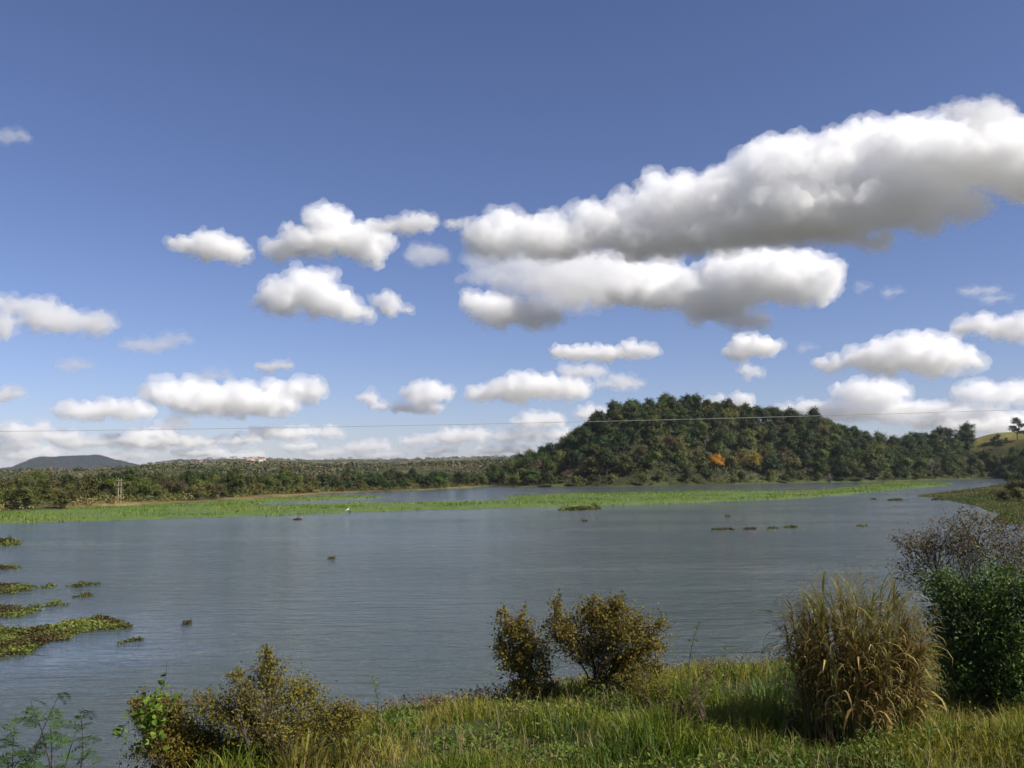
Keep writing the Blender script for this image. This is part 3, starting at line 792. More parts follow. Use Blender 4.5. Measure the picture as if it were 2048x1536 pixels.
# ------------------------------------------------------------------ marsh strip across the lake
MARSH = pxs([(-300, 1063), (0, 1048), (300, 1039), (600, 1028), (870, 1019), (1100, 1013.5), (1300, 1009), (1560, 999), (1700, 989), (1770, 981), (1890, 971), (1908, 967),
             (1880, 965), (1770, 966), (1735, 970), (1690, 975), (1640, 981), (1560, 983.5), (1480, 982), (1350, 984.5), (1200, 987), (1090, 990), (1000, 994.5), (1040, 999), (1000, 1003), (880, 1005.5),
             (760, 1006.5), (560, 1011), (475, 1014), (560, 1004), (640, 1000), (740, 996), (768, 993.5), (690, 992.5), (560, 996), (400, 1005), (200, 1015), (0, 1025), (-300, 1037)])
def poly_sd(PL, x, y):
    global LAKE
    keep = LAKE; LAKE = PL
    s = -lake_sd(x, y); LAKE = keep
    return s                                   # positive inside
def marsh():
    r_ = np.random.default_rng(3)
    lo, hi = MARSH.min(0), MARSH.max(0)
    # ground: a low wavy mat
    gx = np.arange(lo[0] - 2, hi[0] + 2, 1.6); gy = np.arange(lo[1] - 2, hi[1] + 2, 1.6)
    A, B = np.meshgrid(gx, gy)
    s = poly_sd(MARSH, A + .7 * wob(A, B, 3), B + .9 * wob(B, A, 3.7))
    Z = -.25 + .45 * sstep(-1.0, 1.4, s) + .05 * wob(A, B, 4)
    nx_ = A.shape[1]
    i = (np.arange(A.shape[0] - 1)[:, None] * nx_ + np.arange(nx_ - 1)[None]).ravel()
    f = np.stack([i, i + 1, i + nx_ + 1, i + nx_], 1)
    f = f[(s.ravel()[f] > -1.6).any(1)]
    g = MB(); used, inv = np.unique(f, return_inverse=True)
    g.add(np.stack([A, B, Z], -1).reshape(-1, 3)[used], inv.reshape(-1, 4))
    n = 150000
    x = r_.uniform(lo[0], hi[0], n); y = r_.uniform(lo[1], hi[1], n)
    s = poly_sd(MARSH, x + .7 * wob(x, y, 3), y + .9 * wob(y, x, 3.7))
    k = s > .1
    x, y, s = x[k], y[k], s[k]
    n = len(x); print('marsh tufts', n)
    P = np.stack([x, y, np.full(n, .0)], 1)
    h = (.28 + .28 * np.clip(.5 + .5 * wob(x, y, 9), 0, 1)) * r_.uniform(.7, 1.3, n) * (.6 + .4 * sstep(0, 2, s))
    t = np.clip(.45 + .3 * wob(x, y, 12) + r_.normal(size=n) * .14, 0, 1)
    b = MB(); add_blades(b, P, h, r_.uniform(.16, .32, n), r_, r_.normal(size=(n, 2)) * .1, t, segs=1, droop=.2)
    return g, b
g, b = marsh()
mg = g.build('marsh_bed', plain_mat('marsh_peat', (.055, .095, .012), (.095, .145, .018), .5, .9), smooth=True)
mg['kind'] = 'structure'; mg['label'] = 'low green marsh bed stretching across the lake'
mo = b.build('marsh_grass', leaf_mat('marsh_blades', [(.070, .135, .012), (.125, .205, .018), (.185, .245, .030), (.22, .20, .04)], .35, 0.0))
mo['kind'] = 'stuff'; tag(mo, 'bright green marsh grass in a long strip across the lake', 'grass')

# ------------------------------------------------------------------ floating weed
M_mat = leaf_mat('water_weed', [(.050, .030, .012), (.085, .075, .016), (.10, .135, .022), (.16, .19, .035)], .25, .1)
def weed(pxpoly, label, group=None, leaf=.11, dens=260, hgt=.16, cat='water weed', brown=.0, seed=0, name='floating_weed', rag=.35):
    r_ = np.random.default_rng(seed)
    PL = pxs(pxpoly); c = PL.mean(0); lo, hi = PL.min(0), PL.max(0)
    n = int(max((hi - lo).prod(), .05) * dens) + 160
    n = min(n, 60000)
    x = r_.uniform(lo[0], hi[0], n); y = r_.uniform(lo[1], hi[1], n)
    s = poly_sd(PL, x + rag * wob(x, y, 1.1), y + rag * wob(y, x, .9))
    k = s > 0; x, y, s = x[k], y[k], s[k]; n = len(x)
    b = MB()
    P = np.stack([x - c[0], y - c[1], .01 + hgt * r_.uniform(0, 1, n) * sstep(0, .5, s) * np.clip(.7 + .5 * wob(x, y, .8), .2, 1.3)], 1)
    N = np.stack([r_.normal(size=n) * .7, r_.normal(size=n) * .7, np.full(n, .9)], 1)
    t = np.clip(.55 - brown + .35 * wob(x, y, 1.6) + r_.normal(size=n) * .2, 0, 1)
    L = leaf * r_.uniform(.6, 1.4, n)
    add_leaves(b, P, N, L, L * .6, r_, t)
    o = b.build(name, M_mat); o.location = (c[0], c[1], 0)
    return tag(o, label, cat, group)
weed([(-60, 1240), (40, 1262), (110, 1250), (175, 1238), (215, 1240), (265, 1247), (258, 1258), (215, 1263), (160, 1268), (110, 1285), (60, 1298), (20, 1318), (-60, 1330)],
     'largest mat of brown and green water weed by the left shore', seed=1, dens=420, hgt=.22)
weed([(-60, 1216), (30, 1212), (70, 1214), (68, 1226), (20, 1236), (-60, 1242)], 'brown-tinged weed mat just beyond the largest mat', seed=2, brown=.1)
weed([(66, 1210), (108, 1209), (110, 1214), (70, 1216)], 'thin tail of weed beside a round green tuft', seed=3)
weed([(112, 1202), (138, 1202), (136, 1210), (116, 1211)], 'round green tuft of water weed', seed=4, hgt=.3, brown=-.15)
weed([(-60, 1170), (30, 1168), (80, 1174), (60, 1181), (20, 1188), (-60, 1186)], 'reddish brown weed mat with a pointed end', seed=5, brown=.2)
weed([(138, 1170), (200, 1167), (198, 1171), (150, 1175)], 'narrow green streak of weed off the pointed mat', seed=6)
weed([(95, 1168), (110, 1167), (108, 1176), (95, 1176)], 'small weed clump between pointed mat and narrow streak', seed=7)
weed([(152, 1189), (182, 1187), (180, 1193), (158, 1194)], 'small weed scrap on open water near the round tuft', seed=8)
weed([(365, 1243), (395, 1243), (394, 1250), (368, 1251)], 'lone weed tuft adrift off the largest mat', seed=9, hgt=.25, brown=-.1)
weed([(252, 1279), (275, 1278), (276, 1286), (258, 1287)], 'dark weed tuft near the tip of the largest mat', seed=10, brown=.1)
weed([(-40, 1132), (38, 1133), (34, 1139), (-40, 1139)], 'thin far weed streak beyond the reddish mat', seed=11)
weed([(-60, 1080), (36, 1082), (36, 1090), (-60, 1094)], 'low green weed island farthest along the left shore', seed=12, leaf=.2, dens=120, hgt=.4, brown=-.1)
weed([(1120, 1018.5), (1195, 1015.5), (1197, 1019), (1120, 1022.5)], 'long raft of yellow-green weed with a raised end in open lake', seed=13, leaf=.3, dens=50, hgt=.35)
weed([(1183, 1014.5), (1196, 1014.5), (1196, 1019), (1184, 1019.5)], 'tufted heap at the end of the long weed raft', seed=14, leaf=.35, dens=80, hgt=.9)
for i, (px, py, w) in enumerate([(1725, 1052, 9), (1580, 1055, 14), (1545, 1057, 10), (1445, 1059, 22), (1790, 1000, 14), (1747, 998, 5), (595, 1039, 8), (663, 1117, 5), (1169, 1042, 5), (1455, 1032, 4),
                                 (1870, 999, 7), (1886, 999, 5), (1500, 1058, 12)]):
    weed([(px - w, py - 1.2), (px + w, py - 1.8), (px + w, py + 1.6), (px - w, py + 1.6)], 'small dark scrap of weed floating on open lake', 'scraps of weed on the open lake', seed=30 + i, leaf=.16, dens=70, hgt=.16, brown=.35, rag=.06)

# ------------------------------------------------------------------ near bank grass
def bank_grass():
    r_ = np.random.default_rng(9)
    n = 168000
    u = r_.uniform(-.72, 1.0, n); y = r_.uniform(9.2, 27.5, n) 
    x = u * y
    keep = r_.uniform(0, 1, n) < (y / 27.5) * .35 + .65
    x, y = x[keep], y[keep]
    s = lake_sd(x, y)
    k = (s > .25) & (s < 40); x, y, s = x[k], y[k], s[k]; n = len(x)
    z = height(x, y)
    patch = wob(x, y, 1.9); big = wob(x, y, 5)
    h = (.32 + .22 * patch + .14 * big) * r_.uniform(.4, 1.45, n); h = np.clip(h, .1, 1.0) * (.45 + .55 * sstep(.2, 2.2, s))
    t = np.clip(.48 + .24 * wob(x, y, 2.7) + .12 * big + r_.normal(size=n) * .17, 0, 1)
    lean = r_.normal(size=(n, 2)) * .16 * h[:, None] * 2.2
    b = MB(); add_blades(b, np.stack([x, y, z - .03], 1), h, r_.uniform(.012, .034, n) * (.8 + .5 * (patch > .2)), r_, lean, t, segs=3, droop=.55)
    # dead straw
    m = 9000; q = r_.integers(0, n, m)
    P = np.stack([x[q], y[q], z[q] + .02], 1)
    b2 = MB(); add_blades(b2, P, r_.uniform(.3, .75, m), r_.uniform(.008, .016, m), r_, r_.normal(size=(m, 2)) * .25, r_.uniform(0, 1, m), segs=3, droop=.8)
    # broad-leaved weeds in patches
    m = 78000; yy = r_.uniform(9.5, 24, m); xx = r_.uniform(-.6, .9, m) * yy; s = lake_sd(xx, yy)
    k = (s > 1.0) & (wob(xx, yy, 1.6) + .6 * wob(yy, xx, .7) > .25); xx, yy = xx[k], yy[k]; m = len(xx)
    zz = height(xx, yy); L = r_.uniform(.05, .13, m)
    b4 = MB(); add_leaves(b4, np.stack([xx, yy, zz + r_.uniform(.05, .5, m) * (.6 + .4 * wob(xx, yy, 1.1))], 1), np.stack([r_.normal(size=m) * .8, r_.normal(size=m) * .8, np.full(m, .8)], 1), L, L * .5, r_,
                          np.clip(.45 + .3 * wob(yy, xx, 2.1) + r_.normal(size=m) * .2, 0, 1))
    # brown plants along the water's edge
    m = 60000; yy = r_.uniform(15, 27, m); xx = r_.uniform(-.45, .5, m) * yy; s = lake_sd(xx, yy)
    k = (s > -.25) & (s < 1.3 + .5 * wob(xx, yy, 1.3)); xx, yy = xx[k], yy[k]; m = len(xx)
    zz = np.maximum(height(xx, yy), 0)
    b3 = MB(); N = np.stack([r_.normal(size=m), r_.normal(size=m), np.full(m, .8)], 1)
    L = r_.uniform(.04, .10, m)
    add_leaves(b3, np.stack([xx, yy, zz + r_.uniform(.0, .30, m)], 1), N, L, L * .5, r_, np.clip(r_.normal(size=m) * .25 + .35, 0, 1))
    return b, b2, b3, b4
b, b2, b3, b4 = bank_grass()
M_grass = leaf_mat('bank_blades', [(.052, .095, .007), (.110, .160, .012), (.200, .200, .020), (.30, .25, .05)], .35, 0.0, .55)
o = b.build('grass', M_grass); o['kind'] = 'stuff'; tag(o, 'long green and yellow grass covering the near bank', 'grass')
o = b4.build('bank_weeds', leaf_mat('weed_leaves', [(.050, .095, .009), (.095, .155, .014), (.17, .19, .020), (.19, .13, .03)], .35, 0.0)); o['kind'] = 'stuff'
tag(o, 'patches of broad-leaved weeds among the near bank grass', 'weeds')
M_straw = leaf_mat('straw', [(.16, .11, .05), (.26, .20, .09), (.34, .28, .15)], .25, 0.0)
o = b2.build('dead_straw', M_straw); o['kind'] = 'stuff'; tag(o, 'pale dead straw among the near bank grass', 'straw')
o = b3.build('shore_herbs', leaf_mat('brown_herbs', [(.10, .055, .014), (.17, .10, .022), (.22, .17, .03), (.20, .20, .03)], .25, 0.0)); o['kind'] = 'stuff'
tag(o, "brown and yellow low herbs along the near water's edge", 'herbs')

# ------------------------------------------------------------------ near shrubs
M_brownleaf = leaf_mat('leaves_brown_green', [(.105, .066, .010), (.170, .125, .014), (.215, .185, .020), (.20, .22, .03)], .42, 0.1)
M_greenleaf = leaf_mat('leaves_green', [(.022, .048, .008), (.055, .105, .014), (.105, .155, .020), (.17, .20, .03)], .3, 0.1)
M_russet = leaf_mat('leaves_russet', [(.070, .036, .014), (.115, .066, .022), (.14, .105, .028), (.14, .14, .03)], .35, 0.1)
M_twig = plain_mat('twig_bark', (.035, .026, .020), (.09, .07, .05), 12, .9)
def shrub(px, py, lobes_px, label, mat, leaf, per, base_r, seed, stems=1, twig_r=.006, name='shrub', z0=.5, **kw):
    """lobes in photo pixels (column, row, half width, half height, twigs), standing on the ground at (px, py)"""
    r_ = np.random.default_rng(seed)
    p = ground_at(px, py, z0); D = math.hypot(p[0], p[1]); s = D / F
    lb = []
    for (a, b_, rx, ry, n) in lobes_px:
        c = at_dist(a, b_, D + r_.uniform(-.3, .3) * rx * s) - p
        lb.append((c, (rx * s, .5 * (rx + ry) * s, ry * s), n))
    w, f = plant(lb, r_, leaf, per, base_r, stems=stems, twig_r=twig_r, stray=.22, **kw)
    e = empty(name, p)
    w.build('stem', M_twig, e); f.build('foliage', mat, e)
    return tag(e, label, 'shrub')
shrub(1180, 1402, [(1130, 1265, 45, 42, 90), (1200, 1240, 58, 42, 120), (1255, 1265, 52, 48, 110), (1180, 1300, 62, 36, 90), (1295, 1300, 38, 44, 70), (1240, 1335, 46, 32, 60), (1240, 1218, 20, 32, 26), (1110, 1222, 16, 28, 18), (1185, 1212, 14, 26, 14), (1300, 1350, 40, 34, 50), (1215, 1375, 50, 22, 40), (1325, 1260, 18, 26, 14)],
      'brown-green shrub with forked dark trunk standing at the water edge', M_brownleaf, .085, 16, .045, 1, tw=.6)
shrub(1060, 1400, [(1030, 1262, 42, 34, 70), (1065, 1310, 48, 44, 90), (1028, 1328, 38, 40, 70), (1075, 1350, 36, 30, 44), (1003, 1232, 14, 26, 16), (1050, 1238, 12, 24, 12), (1045, 1375, 40, 22, 44), (1105, 1385, 34, 18, 30), (1000, 1300, 18, 34, 26)],
      'bushy brownish shrub leaning over water beside the forked shrub', M_brownleaf, .08, 16, .03, 2, tw=.6)
shrub(560, 1540, [(540, 1345, 32, 36, 40), (500, 1385, 60, 36, 70), (590, 1395, 62, 40, 76), (470, 1440, 70, 45, 90), (560, 1450, 80, 45, 100), (660, 1430, 55, 40, 66), (690, 1470, 45, 40, 44), (532, 1318, 14, 26, 18), (400, 1420, 50, 32, 50), (720, 1440, 30, 30, 24), (470, 1360, 16, 26, 14)],
      'wide brown-green bush spreading behind the yellow tussock', M_brownleaf, .062, 17, .03, 3, stems=3, tw=.55, base_spread=.35)
shrub(360, 1560, [(330, 1430, 55, 35, 110), (290, 1415, 35, 25, 40), (390, 1480, 65, 40, 140), (320, 1490, 50, 40, 110), (440, 1505, 60, 34, 110), (380, 1520, 70, 34, 110)],
      'low brown bush overhanging the water next to the twining vine', M_brownleaf, .064, 18, .022, 4, stems=3, tw=.55, base_spread=.25)
shrub(1985, 1425, [(1930, 1215, 70, 60, 110), (2010, 1190, 80, 60, 120), (1950, 1290, 75, 55, 110), (2050, 1290, 80, 70, 110), (1880, 1180, 45, 40, 56), (2080, 1190, 60, 60, 60), (1990, 1360, 80, 50, 100), (1925, 1350, 50, 45, 70), (2060, 1370, 60, 45, 70), (1890, 1260, 40, 50, 50), (1950, 1395, 60, 25, 40)],
      'large dense green bush on the right of the near bank', M_greenleaf, .085, 22, .05, 5, stems=4, tw=.6, base_spread=.3)
shrub(1960, 1330, [(1850, 1095, 48, 36, 50), (1830, 1150, 42, 46, 44), (1900, 1060, 50, 34, 44), (1960, 1050, 60, 30, 50), (2030, 1060, 60, 36, 50), (1940, 1105, 60, 36, 60), (2040, 1110, 60, 36, 54), (1800, 1085, 24, 28, 16)],
      'tall russet shrub with airy twigs behind the large green bush', M_russet, .075, 13, .04, 6, stems=4, tw=.5, base_spread=.4, twig_r=.008)
shrub(1310, 1430, [(1290, 1350, 32, 26, 26), (1330, 1385, 36, 26, 30), (1275, 1395, 30, 24, 24)], 'low olive weed bush right of the forked shrub', M_brownleaf, .05, 13, .012, 7, stems=3, tw=.6)
shrub(1400, 1480, [(1390, 1390, 26, 40, 26), (1420, 1350, 20, 36, 16), (1360, 1420, 30, 30, 24)], 'slender brown weed in the grass left of the dry clump shadow', M_russet, .045, 9, .01, 8, stems=3, tw=.8)

# slender green saplings and spikes by the water
def sapling(px, py, ptop, label, seed, leafL=.1, n=22, mat=M_greenleaf, bend=(0, 0), w=.35):
    r_ = np.random.default_rng(seed)
    p = ground_at(px, py, .5); D = math.hypot(p[0], p[1])
    top = at_dist(ptop[0], ptop[1], D) - p
    e = empty('sapling', p)
    w_ = MB(); path = limb_path(np.array([0, 0, -.1]), top, r_, 8, .04)
    add_tube(w_, path, np.linspace(.012, .004, 8), 5); w_.build('stem', M_twig, e)
    lm = MB(); add_leaves(lm, [[0, 0, 0]], np.array([[0, 0, 1.0]]), leafL, leafL * w, r_, .6, np.array([[1.0, 0, 0]]))
    me = [lm.mesh('leaf', mat)]
    for t_ in (.35, .9):
        l2 = MB(); add_leaves(l2, [[0, 0, 0]], np.array([[0, 0, 1.0]]), leafL, leafL * w, r_, t_, np.array([[1.0, 0, 0]])); me.append(l2.mesh('leaf', mat))
    for k in range(n):
        t = .3 + .7 * k / (n - 1); i = t * 7; j = min(int(i), 6)
        q = path[j] + (path[j + 1] - path[j]) * (i - j)
        lf = link(bpy.data.objects.new('leaf', me[int(r_.integers(3))]), e)
        lf.location = q; s_ = r_.uniform(.7, 1.3)
        lf.rotation_euler = (r_.normal() * .4, r_.uniform(-.7, .5), k * 2.4 + r_.normal() * .3); lf.scale = (s_,) * 3
    return tag(e, label, 'sapling')
sapling(1370, 1400, (1398, 1245), 'slender green sapling with few leaves rising over the water', 11, .14, 20)
sapling(1290, 1400, (1325, 1225), 'thin sapling beside the forked shrub', 12, .11, 16)
sapling(752, 1470, (744, 1350), 'narrow upright green sapling at the water edge beside the wide bush', 13, .12, 40, w=.25)
sapling(1440, 1400, (1450, 1290), 'short leafy sapling in the grass by the water', 14, .13, 18)

# ------------------------------------------------------------------ tall dry grass clump
def ribbon(L, W, arch, r_, segs=6, twist=.6):
    t = np.linspace(0, 1, segs + 1)
    ang = R(82) - arch * t ** 1.3
    dx = np.cos(ang) * L / segs; dz = np.sin(ang) * L / segs
    x = np.concatenate([[0], np.cumsum(dx[:-1])]); z = np.concatenate([[0], np.cumsum(dz[:-1])])
    w = W * np.minimum(1, .45 + 2.2 * t) * (1 - t ** 3) * .5 + .001
    tw = twist * t
    side = np.stack([np.sin(tw) * .5, np.cos(tw), np.sin(tw) * .4], 1)
    c = np.stack([x, np.zeros_like(x), z], 1)
    v = np.stack([c - side * w[:, None], c + side * w[:, None]], 1).reshape(-1, 3)
    f = [[2 * k, 2 * k + 1, 2 * k + 3, 2 * k + 2] for k in range(segs)]
    return v, f
M_canegreen = leaf_mat('cane_leaf_green', [(.085, .105, .014), (.17, .165, .024), (.27, .23, .05)], .35, .25)
M_canedry = leaf_mat('cane_leaf_dry', [(.13, .090, .020), (.27, .21, .055), (.42, .35, .12)], .3, .3)
def tall_clump():
    r_ = np.random.default_rng(21)
    p = ground_at(1722, 1478, 1.0); s = math.hypot(p[0], p[1]) / F
    H = 290 * s; Wd = 140 * s
    print('clump at', p, 'height', H)
    e = empty('tall_grass_clump', p)
    meG, meD = [], []
    for k in range(7):
        v, f = ribbon(1.15 + .08 * k, .045 + .006 * (k % 3), R(80 + 14 * k), r_, twist=r_.uniform(-1, 1)); m = MB(); m.add(v, f, r_.uniform(.2, .9)); meG.append(m.mesh('blade', M_canegreen))
        v, f = ribbon(.8 + .09 * k, .045 + .008 * (k % 3), R(120 + 12 * k), r_, twist=r_.uniform(-1.6, 1.6)); m = MB(); m.add(v, f, r_.uniform(.1, 1)); meD.append(m.mesh('blade', M_canedry))
    # canes
    cb = MB(); tips = []
    for k in range(150):
        a = r_.uniform(0, 6.28); q = math.sqrt(r_.uniform(0, 1))
        b0 = np.array([math.cos(a) * q * Wd * .75, math.sin(a) * q * Wd * .6, -.05])
        tp = b0 * r_.uniform(1.0, 1.35); tp[2] = H * r_.uniform(.62, .95) * (1 - .25 * q * q)
        pa = limb_path(b0, tp, r_, 5, .03)
        add_tube(cb, pa, np.linspace(.011, .006, 5), 4, r_.uniform(.2, .8)); tips.append((pa, q))
    cb.build('canes', M_canedry, e)
    b2 = MB()
    for k in range(300 + 2000):
        pa, q = tips[int(r_.integers(len(tips)))]
        t = r_.uniform(.12, 1.0); i = t * 4; j = min(int(i), 3); c = pa[j] + (pa[j + 1] - pa[j]) * (i - j)
        az = math.atan2(c[1], c[0]) + r_.normal() * .9
        dry = r_.uniform() < (.98 - .75 * sstep(.45, .9, np.array(c[2] / H)))
        if k < 300:
            o = link(bpy.data.objects.new('blade', (meD if dry else meG)[int(r_.integers(7))]), e)
            c = c.copy()
            if q > .5: pass
            o.location = c; o.rotation_euler = (r_.normal() * .15, r_.uniform(-.1, .5) + (.35 if dry else 0), az)
            sc2 = r_.uniform(.55, .95); o.scale = (sc2,) * 3
        else:
            v, f = ribbon(r_.uniform(.5, 1.0), r_.uniform(.02, .042), R(r_.uniform(110, 190) if dry else r_.uniform(50, 130)), r_, 5, r_.uniform(-1.3, 1.3))
            ca, sa = math.cos(az), math.sin(az); v = np.stack([v[:, 0] * ca - v[:, 1] * sa, v[:, 0] * sa + v[:, 1] * ca, v[:, 2]], 1)
            b2.add(v + c, f, r_.uniform(0, .55) if dry else r_.uniform(.5, 1.0))
    o = b2.build('inner_leaves', leaf_mat('cane_leaf_mixed', [(.10, .06, .016), (.23, .165, .045), (.19, .175, .03), (.10, .135, .016)], .3, 0), e); o['kind'] = 'stuff'
    # feathery flower heads
    pl = MB()
    for pa, q in tips:
        if r_.uniform() < .15: continue
        tp = pa[-1]; up_ = norm(np.array([r_.normal() * .25 + tp[0] * .25, r_.normal() * .25, 1.0]))
        L = r_.uniform(.35, .75)
        add_tube(pl, tp + up_ * np.linspace(0, L, 4)[:, None], .003, 3, .4)
        m = 110; t = r_.uniform(.2, 1, m)
        P = tp + up_ * L * t[:, None]
        T = norm(r_.normal(size=(m, 3)) * .6 + up_ * .8)
        add_leaves(pl, P, r_.normal(size=(m, 3)), r_.uniform(.06, .16, m), .0035, r_, r_.uniform(.2, 1, m), T)
    pl.build('flower_heads', leaf_mat('plume', [(.14, .12, .05), (.24, .21, .08), (.30, .27, .12)], .5, 0), e)
    return tag(e, 'tall clump of cane-like grass with drooping dry leaves and hazy flower heads', 'grass clump')
tall_clump()

def tussock(px, py, npx, label, seed, mat, L=(.4, .8), W=.02, n=90, arch=(30, 110), name='grass_tussock', spread=.3, z0=1.2, dirx=None):
    r_ = np.random.default_rng(seed)
    p = ground_at(px, py, z0)
    e = empty(name, p); mes = []
    for k in range(8):
        v, f = ribbon(L[0] + (L[1] - L[0]) * k / 7, W * r_.uniform(.8, 1.3), R(r_.uniform(*arch)), r_, 5, r_.uniform(-.8, .8)); m = MB(); m.add(v, f, r_.uniform(.1, 1)); mes.append(m.mesh('blade', mat))
    for k in range(n):
        o = link(bpy.data.objects.new('blade', mes[int(r_.integers(8))]), e)
        a = r_.uniform(0, 6.28) if dirx is None else dirx + r_.normal() * .7
        q = math.sqrt(r_.uniform()) * spread
        o.location = (math.cos(a) * q * (1 if dirx is None else r_.uniform(-1, 1)), math.sin(a) * q, -.03); o.rotation_euler = (r_.normal() * .15, r_.normal() * .2, a + r_.normal() * .3)
        s = r_.uniform(.7, 1.25); o.scale = (s,) * 3
    return tag(e, label, 'grass tussock')
M_yg = leaf_mat('yellow_blades', [(.12, .115, .020), (.21, .19, .035), (.30, .26, .07)], .4, .2)
M_gg = leaf_mat('green_blades', [(.035, .075, .012), (.065, .115, .018), (.11, .15, .03)], .4, .25)
tussock(600, 1550, 0, 'yellow grass tussock in front of the wide brown-green bush', 31, M_yg, (.55, 1.0), .03, 170, (15, 85), spread=.5)
tussock(700, 1530, 0, 'smaller yellow tussock at the right foot of the wide bush', 32, M_yg, (.45, .8), .026, 110, (20, 90), spread=.4)
tussock(1535, 1420, 0, 'arching green grass tussock left of the tall dry clump', 33, M_gg, (.5, .95), .026, 130, (70, 150), spread=.45, z0=.8)
tussock(1570, 1385, 0, 'dark upright grass tuft between the water and the tall dry clump', 34, M_gg, (.5, .9), .018, 80, (5, 45), spread=.25, z0=.8)
tussock(1140, 1480, 0, 'deep green grass tuft in the middle of the near bank', 35, M_gg, (.4, .65), .018, 90, (20, 90), spread=.4)
tussock(1890, 1500, 0, 'green grass tuft at the right foot of the tall dry clump', 36, M_gg, (.35, .65), .018, 90, (30, 100), spread=.4)

# ------------------------------------------------------------------ vine and feathery sapling at lower left
def vine():
    r_ = np.random.default_rng(41)
    p = ground_at(330, 1560, .8); D = math.hypot(p[0], p[1]) 
    e = empty('twining_vine', p)
    M_v = leaf_mat('vine_leaf', [(.07, .13, .015), (.12, .21, .02), (.18, .26, .03)], .4, .2)
    paths = [[(330, 1545), (315, 1480), (300, 1430), (318, 1395), (332, 1355), (334, 1325)], [(330, 1545), (290, 1470), (270, 1425), (250, 1450), (240, 1475)], [(330, 1545), (320, 1450), (345, 1410), (362, 1390)],
             [(330, 1545), (290, 1500), (255, 1482), (232, 1462)]]
    w = MB(); nodes = []
    for k, pa in enumerate(paths):
        pts = np.array([at_dist(a, b_, D - .75 + r_.uniform(-.05, .05)) - p for a, b_ in pa])
        t = np.linspace(0, len(pts) - 1, 22); j = np.minimum(t.astype(int), len(pts) - 2); q = pts[j] + (pts[j + 1] - pts[j]) * (t - j)[:, None]
        add_tube(w, q, .005, 4); nodes += [x for x in q[4:]]
    w.build('stem', M_twig, e)
    mes = []
    for k in range(4):      # heart-shaped leaf
        a = np.array([[0, 0, 0], [.35, .5, .06], [.75, .36, .04], [1.15, 0, -.08], [.75, -.36, .04], [.35, -.5, .06], [-.08, .34, 0], [-.08, -.34, 0]]) * .105
        m = MB(); m.add(a, [[0, 1, 2, 3], [0, 3, 4, 5]], .2 + .25 * k); m.add(a[[0, 6, 1]], [[0, 1, 2]], .2 + .25 * k); m.add(a[[0, 5, 7]], [[0, 1, 2]], .2 + .25 * k); mes.append(m.mesh('leaf', M_v))
    core = at_dist(303, 1425, D - .8) - p
    for k in range(170):
        q = nodes[int(r_.integers(len(nodes)))] + r_.normal(size=3) * .03 if k < 60 else core + r_.normal(size=3) * [.12, .07, .17]
        o = link(bpy.data.objects.new('leaf', mes[int(r_.integers(4))]), e); o.location = q
        o.rotation_euler = (R(40) + r_.normal() * .5, r_.normal() * .5, r_.uniform(0, 6.28)); s = r_.uniform(.6, 1.2); o.scale = (s,) * 3
    return tag(e, 'bright green twining vine with heart-shaped leaves over the low brown bush', 'vine')
vine()

def feather_tree():
    r_ = np.random.default_rng(43)
    p = at_dist(60, 1640, 12.0); p[2] = hz1(p[0], p[1]); D = math.hypot(p[0], p[1])
    e = empty('feathery_sapling', p)
    M_f = leaf_mat('feather_leaf', [(.022, .055, .012), (.045, .090, .018), (.085, .135, .03)], .35, .2)
    mes = []
    for k in range(5):          # pinnate frond, 0.45 m
        m = MB(); L = .45; n = 15
        t = np.linspace(.1, 1, n); c = np.stack([t * L, np.zeros(n), .06 * np.sin(t * 2.2) - .10 * t * t], 1)
        add_tube(m, np.concatenate([[[0, 0, 0]], c]), .0025, 3, .3)
        for sgn in (-1, 1):
            T = np.tile([.55, sgn * 1.0, -.25], (n, 1)) + r_.normal(size=(n, 3)) * .15
            add_leaves(m, c, np.tile([0, 0, 1.0], (n, 1)) + r_.normal(size=(n, 3)) * .2, .15 * (1 - .55 * np.abs(t - .45)), .026, r_, np.clip(r_.normal(size=n) * .2 + .5, 0, 1), T)
        mes.append(m.mesh('frond', M_f))
    w = MB()
    ends = [(120, 1385), (60, 1400), (160, 1420), (30, 1440), (100, 1450), (0, 1480), (70, 1490), (150, 1470), (20, 1520), (-30, 1450), (40, 1500), (110, 1520)]
    for a, b_ in ends:
        q = at_dist(a, b_, D + r_.uniform(-.5, .5)) - p
        pa = limb_path(np.array([0, 0, -.1]), q, r_, 7, .08); add_tube(w, pa, np.linspace(.014, .004, 7), 4)
        for k in range(7):
            t = 3.4 + 2.6 * k / 6; j = min(int(t), 5); c = pa[j] + (pa[j + 1] - pa[j]) * (t - j)
            o = link(bpy.data.objects.new('frond', mes[int(r_.integers(5))]), e); o.location = c
            o.rotation_euler = (r_.normal() * .3, r_.uniform(-.5, .6), k * 2.3 + r_.normal() * .4); s = r_.uniform(.5, .85); o.scale = (s,) * 3
    w.build('stem', M_twig, e)
    return tag(e, 'feathery sapling with pinnate green fronds over the water left of the bushes', 'sapling')
feather_tree()

